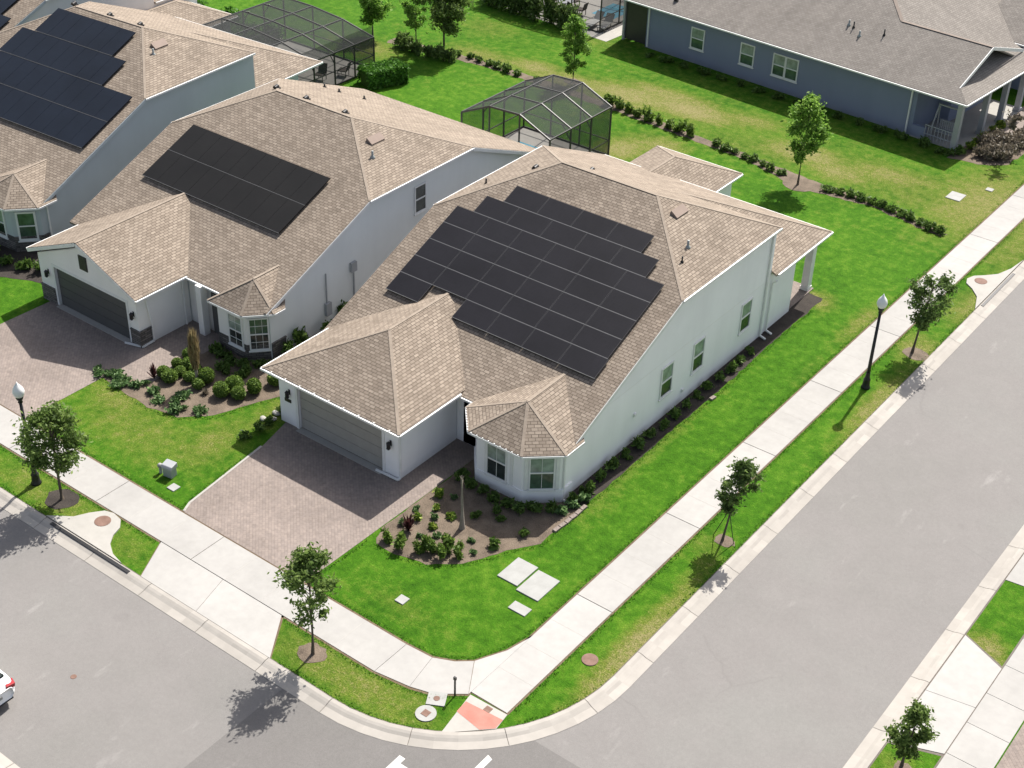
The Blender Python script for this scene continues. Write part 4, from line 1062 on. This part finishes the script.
row([(-3.9, 1.7), (-3.3, 1.5), (-2.7, 1.45), (-2.1, 1.4), (-1.5, 1.4), (-.9, 1.5), (-.4, 1.85), (.1, 2.3)], 'bay_shrub', 'low dark shrub in the shade along the foot of the corner house bay', 'shrubs under the bay', 'shrub', .30, .42, 280, .09, seed=390)
row([(.42, 3.3 + i * .95) for i in range(16)], 'wall_shrub', 'low dark shrub in the narrow shaded bed along the white side wall', 'shrubs along the side wall', 'shrub', .26, .34, 240, .09, seed=400)
row([(.62, 3.0), (.75, 3.6), (.45, 2.4)], 'wall_shrub', 'pale leafy shrub at the front corner of the white side wall', 'shrubs at the wall corner', 'sage', .24, .4, 240, .09, seed=420)
row([(-12.72, -1.9), (-12.62, -1.2), (-12.68, -.6), (-12.75, .3)], 'garage_shrub', 'small dark shrub in the shade left of the corner house garage', 'shrubs beside the garage', 'shrub', .27, .42, 260, .08, seed=430)
row([(-34.5, 1.0), (-33.6, .8), (-32.4, .75), (-31.4, 1.2), (-30.6, 1.6), (-29.8, 2.3), (-29.4, 3.1)], 'bed_shrub', 'dark shrub in the shaded bed beside the slate blue house', 'shrubs by the slate house', 'shrub', .36, .5, 320, .1, seed=440)
row([(-15.7, 3.6), (-15.8, 4.6), (-15.6, 6.2), (-15.9, 7.6)], 'side_shrub', 'tall green shrub in the gap against the pale blue wall', 'shrubs in the side gap', 'shrub', .3, .8, 360, .1, seed=450)
t = thing('bare_trunk', 'bare pale grey trunk standing in the corner house bed', 'tree trunk', (-2.0, -.72, 0))
s = MB(); s.tube([(0, 0, 0), (.0, .0, .15), (.01, 0, .7), (-.02, 0, 1.5), (-.03, 0, 2.35)], [.14, .11, .062, .052, .048], 10); s.build('trunk', M['pale_bark'], t)
s = MB()
for i in range(7): a = i * .9; s.tube([(-.03, 0, 2.3), (-.03 + math.cos(a) * .08, math.sin(a) * .08, 2.52)], [.02, .006], 5)
s.build('cut_stems', M['pale_bark'], t)
# hedge rows between the back lawns
row([(-20.9, 37.2), (-20.1, 37.1), (-19.3, 37.0), (-18.5, 36.9), (-17.7, 36.85), (-16.9, 36.75), (-16.1, 36.7), (-15.3, 36.6), (-14.5, 36.5)], 'hedge_shrub', 'loose grassy shrub in the tan mulch row behind the smaller screen enclosure', 'hedge row between the back lawns', 'boxwood', .30, .62, 300, .12, seed=500)
row([(-12.6, 36.3), (-11.9, 36.25), (-11.2, 36.15), (-10.5, 36.05), (-9.8, 35.9), (-9.1, 35.75), (-8.4, 35.6), (-7.7, 35.4)], 'hedge_shrub', 'small clipped shrub in the hedge row left of the maple tree', 'hedge row between the back lawns', 'shrub', .26, .30, 320, .09, seed=520)
row([(-4.6, 35.3), (-4.0, 35.45), (-3.3, 35.55), (-2.7, 35.5), (-2.0, 35.45), (-1.4, 35.4), (-.8, 35.3), (-.1, 35.2), (.5, 35.1), (1.1, 34.95), (1.7, 34.75), (2.3, 34.6)], 'hedge_shrub', 'small clipped shrub in the hedge row between the maple tree and the side sidewalk', 'hedge row between the back lawns', 'shrub', .33, .36, 400, .09, seed=540)
row([(-33.2, 37.4), (-32.3, 37.6), (-31.5, 37.55), (-30.7, 37.5), (-29.9, 37.45), (-29.1, 37.3), (-28.2, 37.25), (-26.5, 37.2)], 'hedge_shrub', 'low dark shrub in the mulch strip right of the large dark tree', 'hedge row between the back lawns', 'shrub', .28, .36, 280, .1, seed=560)
row([(-37.2, 36.2), (-36.6, 36.1), (-36.0, 36.0), (-35.4, 35.9), (-34.7, 35.95), (-34.0, 36.1), (-33.4, 36.2), (-32.9, 36.4)], 'hedge_shrub', 'dark shrub in the clump beneath the large dark tree', 'shrubs beneath the large tree', 'oak', .5, .8, 420, .12, seed=580)
# clipped block hedge
vs = []; fs = []; r = random.Random(77)
for i in range(6000):
    f = r.choice('tttfse'); u = r.uniform(-1.35, 1.35); v = r.uniform(-.75, .75); z = r.uniform(.1, 1.05)
    p = {'t': (u, v, 1.05), 'f': (u, -.75, z), 's': (1.35, v, z), 'e': (u, .75, z)}[f]
    leaf(vs, fs, Vector(p) + Vector((r.gauss(0, .06), r.gauss(0, .06), r.gauss(0, .06))), .12, r)
t = thing('block_hedge', 'bright green clipped block hedge beside the large screen enclosure', 'hedge', (-33.9, 30.6, 0), math.radians(68))
mesh_obj('foliage', vs, fs, M['bright'], t)
s = MB(); s.box((-1.25, -.65, 0), (1.25, .65, .94)); s.build('inner_foliage', M['shrub'], t)
# bed beside the dark blue house
row([(.1, 46.9), (.6, 46.2), (1.0, 46.9), (1.4, 47.6), (.5, 47.6), (.9, 48.4), (1.5, 46.2), (.2, 48.3), (1.6, 48.5), (1.0, 45.5), (.4, 45.5), (1.1, 49.4)], 'purple_shrub', 'purple brown mounded shrub in the bed by the dark blue house', 'purple brown shrubs', 'brownleaf', .55, .7, 520, .1, seed=600)
row([(-.6, 46.0), (-.5, 47.0), (-.6, 48.2), (-.45, 49.3), (-.5, 50.3)], 'yellow_shrub', 'yellow green shrub along the porch of the dark blue house', 'yellow green porch shrubs', 'lime', .35, .5, 300, .1, seed=620)
row([(-23.4 + i * 1.45, 45.9 - (i * 1.45 + .4) * .063) for i in range(15)], 'foundation_shrub', 'low dark shrub in the shade along the foot of the dark blue wall', 'shrubs along the dark blue wall', 'shrub', .34, .4, 240, .1, seed=640)
row([(-1.3, 44.4), (-1.9, 44.3), (-.9, 44.9), (-3.0, 44.6)], 'corner_shrub', 'small dark shrub at the porch corner of the dark blue house', 'shrubs at the porch corner', 'shrub', .34, .45, 260, .1, seed=660)
row([(-55 + i * 1.3, 29.5 + (i % 3) * .9) for i in range(9)], 'yard_shrub', 'olive shrub beyond the roofs in the top left corner', 'shrubs in the top left corner', 'bright', .9, 1.0, 700, .16, seed=680)
row([(-38.6, 47.6), (-38.0, 49.0), (-37.9, 46.6), (-37.0, 46.7), (-36.2, 46.75), (-35.3, 46.6), (-34.6, 46.7), (-33.6, 46.55), (-32.4, 46.6), (-31.2, 46.6), (-30.3, 46.45)], 'patio_shrub', 'dark tall shrub beside the patio at the top edge', 'shrubs beside the patio', 'oak', .6, 1.8, 700, .14, seed=700)

# short blades along every mown edge and a scatter over the verges: breaks the ruled border of the lawn
vs = []; fs = []; r = random.Random(99)
def blade(x, y, h):
    a = r.uniform(0, 2 * PI); w = r.uniform(.012, .024); t = r.uniform(-.06, .06); b = len(vs)
    vs.extend([(x - w * math.cos(a), y - w * math.sin(a), 0), (x + w * math.cos(a), y + w * math.sin(a), 0), (x + t, y + r.uniform(-.06, .06), h)]); fs.append((b, b + 1, b + 2))
kb_ = [(-34, -10.40)] + arc(.25, -3.60, 6.80, -90, 0, 14) + [(7.05, 50)]
edges = [(kb_, -.04, -.22), ([(-34, -6.80), (.5, -6.80), (1.6, -6.73), (2.3, -6.38), (2.8, -5.95), (3.34, -4.9), (3.50, -4.2), (3.59, -3.5), (3.59, 60)], -.0, -.16),
         ([(-34, -8.67), (.5, -8.67), (1.95, -8.47), (2.8, -8.21), (3.7, -7.45)], .0, .16), ([(5.30, -7.0), (5.30, 60)], .0, .16),
         ([(-11.06, -6.8), (-11.30, -6.3), (-11.82, -1.9)], -.02, -.16), ([(-4.46, -6.8), (-4.38, -3.6)], .02, .15),
         ([(-4.0, -3.58), (-3.0, -3.62), (-1.7, -3.28), (-.66, -2.4), (-.04, -1.4), (.36, -.45), (.96, .36), (.98, 4), (.9, 9), (.93, 14.5), (.78, 19), (.78, 23)], .0, .18),
         ([(-20.9, -2.3), (-21.5, -2.75), (-19.8, -2.9), (-17.5, -3.05), (-16, -2.75), (-14.85, -1.7), (-14.35, -.2), (-13.6, 1.5)], .0, .18)]
for P, d0, d1 in edges:
    Q = resample(P, .25)
    for i in range(len(Q) - 1):
        t = (Q[i+1] - Q[i]).normalized(); n = Vector((t.y, -t.x))
        for _ in range(15):
            q = Q[i].lerp(Q[i+1], r.random()) + n * (d0 + (d1 - d0) * r.random() ** 1.6)
            if P is kb_ and (-10.6 < q.x < -2.4 and q.y < -8 or -15.1 < q.x < -10.3 and q.y < -8 or 3.6 < q.x < 5.7 and q.y < -7 or q.y > 28 and q.y < 35): continue
            if q.y < -8.6 and q.y > -9.2 and -10.5 < q.x < -3.7: continue
            if -11.1 < q.x < -4.4 and -7.2 < q.y < -6.5 or -28.2 < q.x < -20.7 and q.y < -6.5 and q.y > -9: continue
            if dryness(q.x, q.y) < r.uniform(.2, .7): blade(q.x, q.y, r.uniform(.03, .08))
gm_ = leafy('grass_blade', (.045, .14, .008), (.070, .20, .014), (.12, .27, .025), .35)
o = mesh_obj('grass_blades', vs, fs, gm_); tag(o, 'short green grass blades along the mown edges of the lawns', 'grass', kind='stuff')

# ------------------------------------------------------------ street furniture
def lamp(label, x, y):
    root = thing('street_lamp', label, 'street lamp', (x, y, 0), 0, 'black street lamps with white globes')
    b = MB(); b.lathe([(.21, 0), (.21, .06), (.17, .12), (.15, .40), (.165, .44), (.11, .55), (.09, .78), (.10, .82)], 14); b.build('base', M['black'], root)
    p = MB(); p.lathe([(.085, .8), (.078, 1.4), (.062, 3.92)], 12); p.build('pole', M['black'], root)
    c = MB(); c.lathe([(.06, 3.90), (.10, 3.94), (.075, 4.0), (.12, 4.08), (.15, 4.16), (.14, 4.20)], 14); c.build('collar', M['black'], root)
    g = MB(); g.lathe([(.12, 4.18), (.20, 4.28), (.235, 4.42), (.20, 4.56), (.13, 4.68), (.09, 4.73), (.04, 4.80), (.012, 4.88)], 18); g.build('globe', M['globe'], root)
    return root
lamp('black street lamp with white globe on the side street verge', 5.86, 18.4)
lamp('black street lamp with white globe at the left edge of the front verge', -16.9, -9.3)

def inlet(label, pad, slot, mh, group='storm drain inlets'):
    root = thing('storm_inlet', label, 'storm drain', (pad[0][0], pad[0][1], 0), 0, group); ox, oy = pad[0]
    p = MB(); p.prism([(x - ox, y - oy) for x, y in pad], -.12, .055); p.build('concrete_top', M['pad'], root)
    (ax_, ay), (bx_, by) = slot; d = (Vector((bx_, by)) - Vector((ax_, ay))).normalized(); n = Vector((d.y, -d.x))
    s = MB(); s.bar((ax_ - ox, ay - oy, .0), (bx_ - ox, by - oy, .0), .14, .10); s.build('slot', M['black'], root)
    m = MB(); m.lathe([(.32, .05), (.32, .066), (.29, .070), (.05, .070)], 20, (mh[0] - ox, mh[1] - oy, 0), sm=False); m.build('manhole_cover', M['iron'], root)
    return root
inlet('concrete storm drain inlet with iron lid on the front kerb left of the driveway apron',
      [(-14.9, -10.36), (-14.55, -10.1), (-14.05, -9.75), (-13.75, -9.2), (-13.4, -8.75), (-13.0, -8.63), (-12.5, -8.72), (-12.15, -9.05), (-12.0, -9.5), (-11.7, -9.9), (-11.15, -10.22), (-10.5, -10.36)], ((-14.4, -10.52), (-9.9, -10.52)), (-12.95, -9.22))
inlet('concrete storm drain inlet with round iron lid on the side street kerb',
      [(7.0, 28.2), (7.0, 34.6), (6.85, 33.3), (6.55, 32.3), (6.1, 31.75), (5.65, 31.3), (5.5, 30.8), (5.65, 30.35), (6.1, 30.0), (6.6, 29.4)], ((7.16, 28.7), (7.16, 32.9)), (6.15, 31.0))

def lid(name, label, cat, x, y, pts, h, mat, z=.0, group=None):
    mb = MB(); mb.prism(pts, -.05, h); o = mb.build(name, M[mat], bevel=.012); o.location = (x, y, z); return tag(o, label, cat, group)
def rect(a, b, c=0.0): return [(-a, -b), (a, -b), (a, b), (-a, b)]
def disc(r, n=20): return [(r * math.cos(2 * PI * i / n), r * math.sin(2 * PI * i / n)) for i in range(n)]
lid('utility_slab', 'large white utility slab on the lawn, the one nearer the bay', 'utility cover', 1.23, -1.40, rect(.47, .66), .045, 'cover', group='utility slabs on the corner lawn')
lid('utility_slab', 'large white utility slab on the lawn, the one nearer the side sidewalk', 'utility cover', 2.28, -1.54, rect(.50, .70), .045, 'cover', group='utility slabs on the corner lawn')
lid('meter_lid', 'small white meter lid just below the two big slabs', 'utility cover', 2.5, -2.95, rect(.38, .23), .04, 'cover', group='small white utility lids')
lid('meter_lid', 'small white lid alone on the lawn near the corner sidewalk', 'utility cover', -1.12, -5.27, rect(.20, .20), .04, 'cover', group='small white utility lids')
lid('meter_lid', 'small white lid on the middle house lawn beside the green utility box', 'utility cover', -12.48, -6.06, rect(.20, .19), .04, 'cover', group='small white utility lids')
lid('utility_slab', 'flat white utility slab in the grass below the dark blue house porch', 'utility cover', 1.25, 39.4, rect(.42, .50), .04, 'cover')
lid('meter_lid', 'tiny white lid in the grass near the side sidewalk by the purple shrubs', 'utility cover', 2.4, 41.5, rect(.2, .2), .04, 'cover', group='small white utility lids')
lid('manhole_cover', 'round brown iron cover in the side verge near the corner', 'manhole cover', 5.95, -3.46, disc(.30), .03, 'iron')
m = MB(); m.prism(rect(.32, .3), -.05, .035); o = m.build('valve_pad', M['cover']); o.location = (2.98, -8.22, 0); o.rotation_euler = (0, 0, .5); tag(o, 'square white pad with a small iron lid beside the corner sidewalk', 'utility cover')
m = MB(); m.prism(disc(.11), .03, .045); m.build('valve_lid', M['iron'], o)
m = MB(); m.prism(disc(.36), -.05, .035); o = m.build('valve_pad', M['cover']); o.location = (3.12, -8.95, 0); tag(o, 'round white pad with a square iron lid near the corner kerb', 'utility cover')
m = MB(); m.prism(rect(.13, .13), .03, .045); m.build('valve_lid', M['iron'], o)
lid('utility_cover', 'small square iron lid set in the corner kerb ramp', 'utility cover', 4.62, -7.52, rect(.13, .13), .03, 'iron')

t = thing('marker_post', 'short thin dark marker post at the corner kerb ramp', 'post', (3.36, -7.72, 0))
m = MB(); m.bar((0, 0, 0), (0, 0, .78), .05, .05); m.build('post', M['bronze'], t); m = MB(); m.box((-.05, -.035, .76), (.05, .035, .88)); m.build('cap', M['black'], t)

t = thing('utility_box', 'small grey green utility box on the middle house lawn', 'utility box', (-13.2, -5.6, 0), .15)
m = MB(); m.box((-.22, -.17, 0), (.22, .17, .42)); m.build('cabinet', M['silver'], t, bevel=.02)
m = MB(); m.extr([(-.26, -.21, .40), (-.26, .21, .40), (-.26, .21, .62), (-.26, -.14, .56), (-.26, -.21, .48)], (.52, 0, 0)); m.build('lid', M['grey_metal'], t, bevel=.02)
t = thing('vent_riser', 'short pale pipe riser left of the grey green utility box', 'pipe', (-13.62, -5.72, 0))
m = MB(); m.tube([(0, 0, 0), (0, 0, .34)], .07, 10); m.build('pipe', M['grey_metal'], t); m = MB(); m.lathe([(.10, .32), (.11, .40), (.06, .46), (.01, .47)], 12); m.build('cap', M['cover'], t)

lid('utility_cover', 'small round iron cover out in the front street', 'utility cover', -7.35, -15.1, disc(.11), .012, 'iron', z=-.10)
# brick edging stones along the side bed and rocks beside the garage
m0 = None
for i, (x, y) in enumerate([(.92, 1.5), (.95, 1.85), (.97, 2.2), (.98, 2.55), (.98, 2.9), (.97, 3.25), (.98, 13.2)]):
    if m0 is None:
        m = MB(); m.box((-.09, -.16, 0), (.09, .16, .09)); m0 = o = m.build('edging_stone', M['paver'], bevel=.015)
    else: o = m0.copy(); COL.objects.link(o)
    o.location = (x, y, 0); o.rotation_euler = (0, 0, rnd.uniform(-.15, .15)); tag(o, 'tan edging stone lining the mulch along the white side wall', 'edging stone', 'edging stones')
m0 = None
for i, (x, y, s) in enumerate([(-12.95, .15, 1), (-12.75, -.25, .8), (-13.1, -.5, .9), (-12.85, -1.0, .7)]):
    if m0 is None:
        r = random.Random(3); m = MB(); vsx = []
        m.lathe([(.05, 0), (.15, .02), (.19, .08), (.15, .15), (.05, .19)], 9, sm=True); m0 = o = m.build('rock', M['pad'])
    else: o = m0.copy(); COL.objects.link(o)
    o.location = (x, y, 0); o.scale = (s * 1.2, s * .85, s * .8); o.rotation_euler = (0, 0, i * 1.3); tag(o, 'pale rock beside the left corner of the garage wall', 'rock', 'rocks by the garage')

# --------------------------------------------------- patio things at the top
def patio_chair(x, y, rz, label):
    t = thing('patio_chair', label, 'chair', (x, y, 0), rz, 'chairs on the patio')
    m = MB(); m.box((-.28, -.28, .38), (.28, .28, .46)); m.build('seat', M['wicker'], t)
    m = MB(); m.extr([(-.28, .26, .42), (.28, .26, .42), (.28, .40, .95), (-.28, .40, .95)], (0, .05, 0)); m.build('backrest', M['wicker'], t)
    for sx in (-.25, .25):
        for sy in (-.25, .25): m = MB(); m.bar((sx, sy, 0), (sx, sy, .4), .04, .04); m.build('leg', M['black'], t)
    return t
c0 = patio_chair(-33.5, 48.2, .4, 'dark patio chair behind the screens at the top edge of the photo')
for x, y, rz in ((-32.4, 48.4, -.5), (-34.3, 49.6, 1.8), (-31.6, 49.4, -1.5), (-33.0, 50.6, 3.0)):
    c = copy_tree(c0); c.location = (x, y, 0); c.rotation_euler = (0, 0, rz)
t = thing('patio_table', 'round patio table among the dark chairs at the top edge', 'table', (-33.0, 49.4, 0))
m = MB(); m.lathe([(.02, .70), (.6, .70), (.6, .74), (.02, .74)], 18, sm=False); m.build('tabletop', M['grey_metal'], t); m = MB(); m.lathe([(.3, 0), (.3, .04), (.05, .08), (.05, .70)], 12); m.build('pedestal', M['black'], t)
for i, (x, y, rz) in enumerate(((-28.7, 48.3, .2), (-29.6, 48.2, .1))):
    t = thing('lounge_chair', ('light lounger by the pool nearest the dark screened corner', 'light lounger by the pool, second from the dark screened corner')[i], 'lounger', (x, y, 0), rz, 'loungers by the pool')
    m = MB(); m.box((-.3, -.9, .28), (.3, .4, .36)); m.build('seat', M['cover'], t); m = MB(); m.extr([(-.3, .4, .28), (.3, .4, .28), (.3, .95, .75), (-.3, .95, .75)], (0, 0, .07)); m.build('backrest', M['cover'], t)
    m = MB()
    for sx in (-.27, .27):
        for sy in (-.8, .3): m.bar((sx, sy, 0), (sx, sy, .3), .04, .04)
    m.build('frame', M['bronze'], t)
for i, (x, y, rz) in enumerate(((-37.2, 28.3, .3), (-36.6, 29.8, -1.2))):
    t = thing('lanai_chair', ('dark chair on the deck of the large enclosure, nearer the roof', 'dark chair on the deck of the large enclosure, nearer the hedge')[i], 'chair', (x, y, 0), rz, 'chairs on the enclosed deck')
    m = MB(); m.box((-.3, -.3, .38), (.3, .3, .45)); m.build('seat', M['wicker'], t); m = MB(); m.extr([(-.3, .28, .42), (.3, .28, .42), (.3, .45, 1.0), (-.3, .45, 1.0)], (0, .05, 0)); m.build('backrest', M['wicker'], t)
    m = MB()
    for sx in (-.27, .27):
        for sy in (-.27, .27): m.bar((sx, sy, 0), (sx, sy, .4), .04, .04)
    m.build('frame', M['bronze'], t)

# --------------------------------------------------------------------- the car
car = thing('parked_car', 'white car whose rear corner shows at the left edge of the road', 'car', (-7.85, -17.75, -.10), PI)   # its nose points away to the left
def loft(secs):
    vs = []; fs = []; n = len(secs[0][1])
    for x, ring in secs: vs += [(x, y, z) for y, z in ring]
    for i in range(len(secs) - 1):
        for k in range(n): fs.append((i*n + k, i*n + (k+1) % n, (i+1)*n + (k+1) % n, (i+1)*n + k))
    fs.append(list(range(n))); fs.append(list(range((len(secs)-1)*n, len(secs)*n))[::-1]); return vs, fs
def ring(w, z0, z1, sh):
    return [(-w * .86, z0), (-w, z0 + .12), (-w, (z0 + z1) * .5), (-w * .97, z1 - sh), (-w * .86, z1), (w * .86, z1), (w * .97, z1 - sh), (w, (z0 + z1) * .5), (w, z0 + .12), (w * .86, z0)]
secs = [(0.0, ring(.70, .36, .80, .08)), (.10, ring(.84, .30, .93, .08)), (.35, ring(.90, .26, .99, .08)), (1.0, ring(.91, .22, 1.0, .07)), (2.4, ring(.91, .22, .98, .07)), (3.4, ring(.91, .22, .95, .08)), (4.2, ring(.86, .24, .82, .1)), (4.5, ring(.68, .32, .66, .1))]
vs, fs = loft(secs); me = MB(); me.raw(vs, fs, 0, True); b = me.build('body', M['car_white'], car)
sm = b.modifiers.new('smooth', 'SUBSURF'); sm.levels = 1; sm.render_levels = 2
vs, fs = loft([(.42, ring(.72, .92, 1.02, .03)), (.95, ring(.68, .92, 1.42, .1)), (1.5, ring(.66, .92, 1.47, .1)), (2.4, ring(.66, .92, 1.44, .1)), (3.3, ring(.70, .9, .98, .03))])
me = MB(); me.raw(vs, fs, 0, True); me.build('window', M['glass'], car)
me = MB(); me.box((.98, -.55, 1.45), (2.3, .55, 1.485)); me.build('roof', M['car_white'], car, bevel=.015)
for s in (-1, 1):
    me = MB(); me.extr([(.02, s * .46, .74), (.02, s * .80, .70), (.02, s * .83, .84), (.02, s * .50, .90)], (.26, s * .07, .02)); me.build('taillight', M['taillight'], car, bevel=.01)
me = MB(); me.box((.0, -.66, .28), (.12, .66, .36)); me.build('bumper', M['rubber'], car, bevel=.02)
me = MB(); me.box((-.025, -.26, .56), (.0, .26, .68)); me.build('number_plate', M['cover'], car)
for x in (.85, 3.55):
    for s in (-1, 1):
        me = MB(); me.tube([(x, s * .68, .31), (x, s * .92, .31)], .31, 22); wh = me.build('wheel', M['rubber'], car)
        me = MB(); me.tube([(x, s * .90, .31), (x, s * .925, .31)], .20, 14); me.build('rim', M['silver'], wh)

# ------------------------------------------------------------- camera and light
cam = bpy.data.cameras.new('camera'); co = bpy.data.objects.new('camera', cam); link(co); S.camera = co
cam.sensor_fit = 'HORIZONTAL'; cam.sensor_width = 36; cam.lens = 36 * 1441.318 / 1024; cam.clip_start = .5; cam.clip_end = 2000
yaw, pit, rol = -.6337425, .59401076, .03296958
f = Vector((math.sin(yaw) * math.cos(pit), math.cos(yaw) * math.cos(pit), -math.sin(pit)))
r0 = Vector((math.cos(yaw), -math.sin(yaw), 0)); u0 = r0.cross(f)
rx = r0 * math.cos(rol) + u0 * math.sin(rol); ux = u0 * math.cos(rol) - r0 * math.sin(rol)
mt = Matrix((rx, ux, -f)).transposed().to_4x4(); mt.translation = (25, -34.5, 36); co.matrix_world = mt

SUN_AZ, SUN_EL = math.radians(-7), math.radians(50.5)
sd = Vector((math.sin(SUN_AZ) * math.cos(SUN_EL), math.cos(SUN_AZ) * math.cos(SUN_EL), math.sin(SUN_EL)))
sun = bpy.data.lights.new('sun', 'SUN'); sun.energy = 5.0; sun.angle = math.radians(.53); sun.color = (1, .955, .89)
so = bpy.data.objects.new('sun', sun); link(so); so.rotation_euler = sd.to_track_quat('Z', 'Y').to_euler(); so.location = (0, 60, 80)
wd = bpy.data.worlds.new('World'); S.world = wd; wd.use_nodes = True; nt = wd.node_tree
bg = nt.nodes['Background']; sky = nt.nodes.new('ShaderNodeTexSky'); sky.sky_type = 'NISHITA'; sky.sun_disc = False
sky.sun_elevation = SUN_EL; sky.sun_rotation = SUN_AZ % (2 * PI); sky.air_density = .8; sky.dust_density = 3.0; sky.ozone_density = .7
hs = nt.nodes.new('ShaderNodeHueSaturation'); hs.inputs['Saturation'].default_value = .7
nt.links.new(sky.outputs[0], hs.inputs['Color']); nt.links.new(hs.outputs[0], bg.inputs['Color']); bg.inputs['Strength'].default_value = .108
vs_ = S.view_settings; vs_.view_transform = 'Standard'; vs_.look = 'None'; vs_.exposure = .72; vs_.gamma = 1.0; vs_.use_curve_mapping = False
S.render.engine = 'CYCLES'
S.cycles.max_bounces = 8; S.cycles.transparent_max_bounces = 16
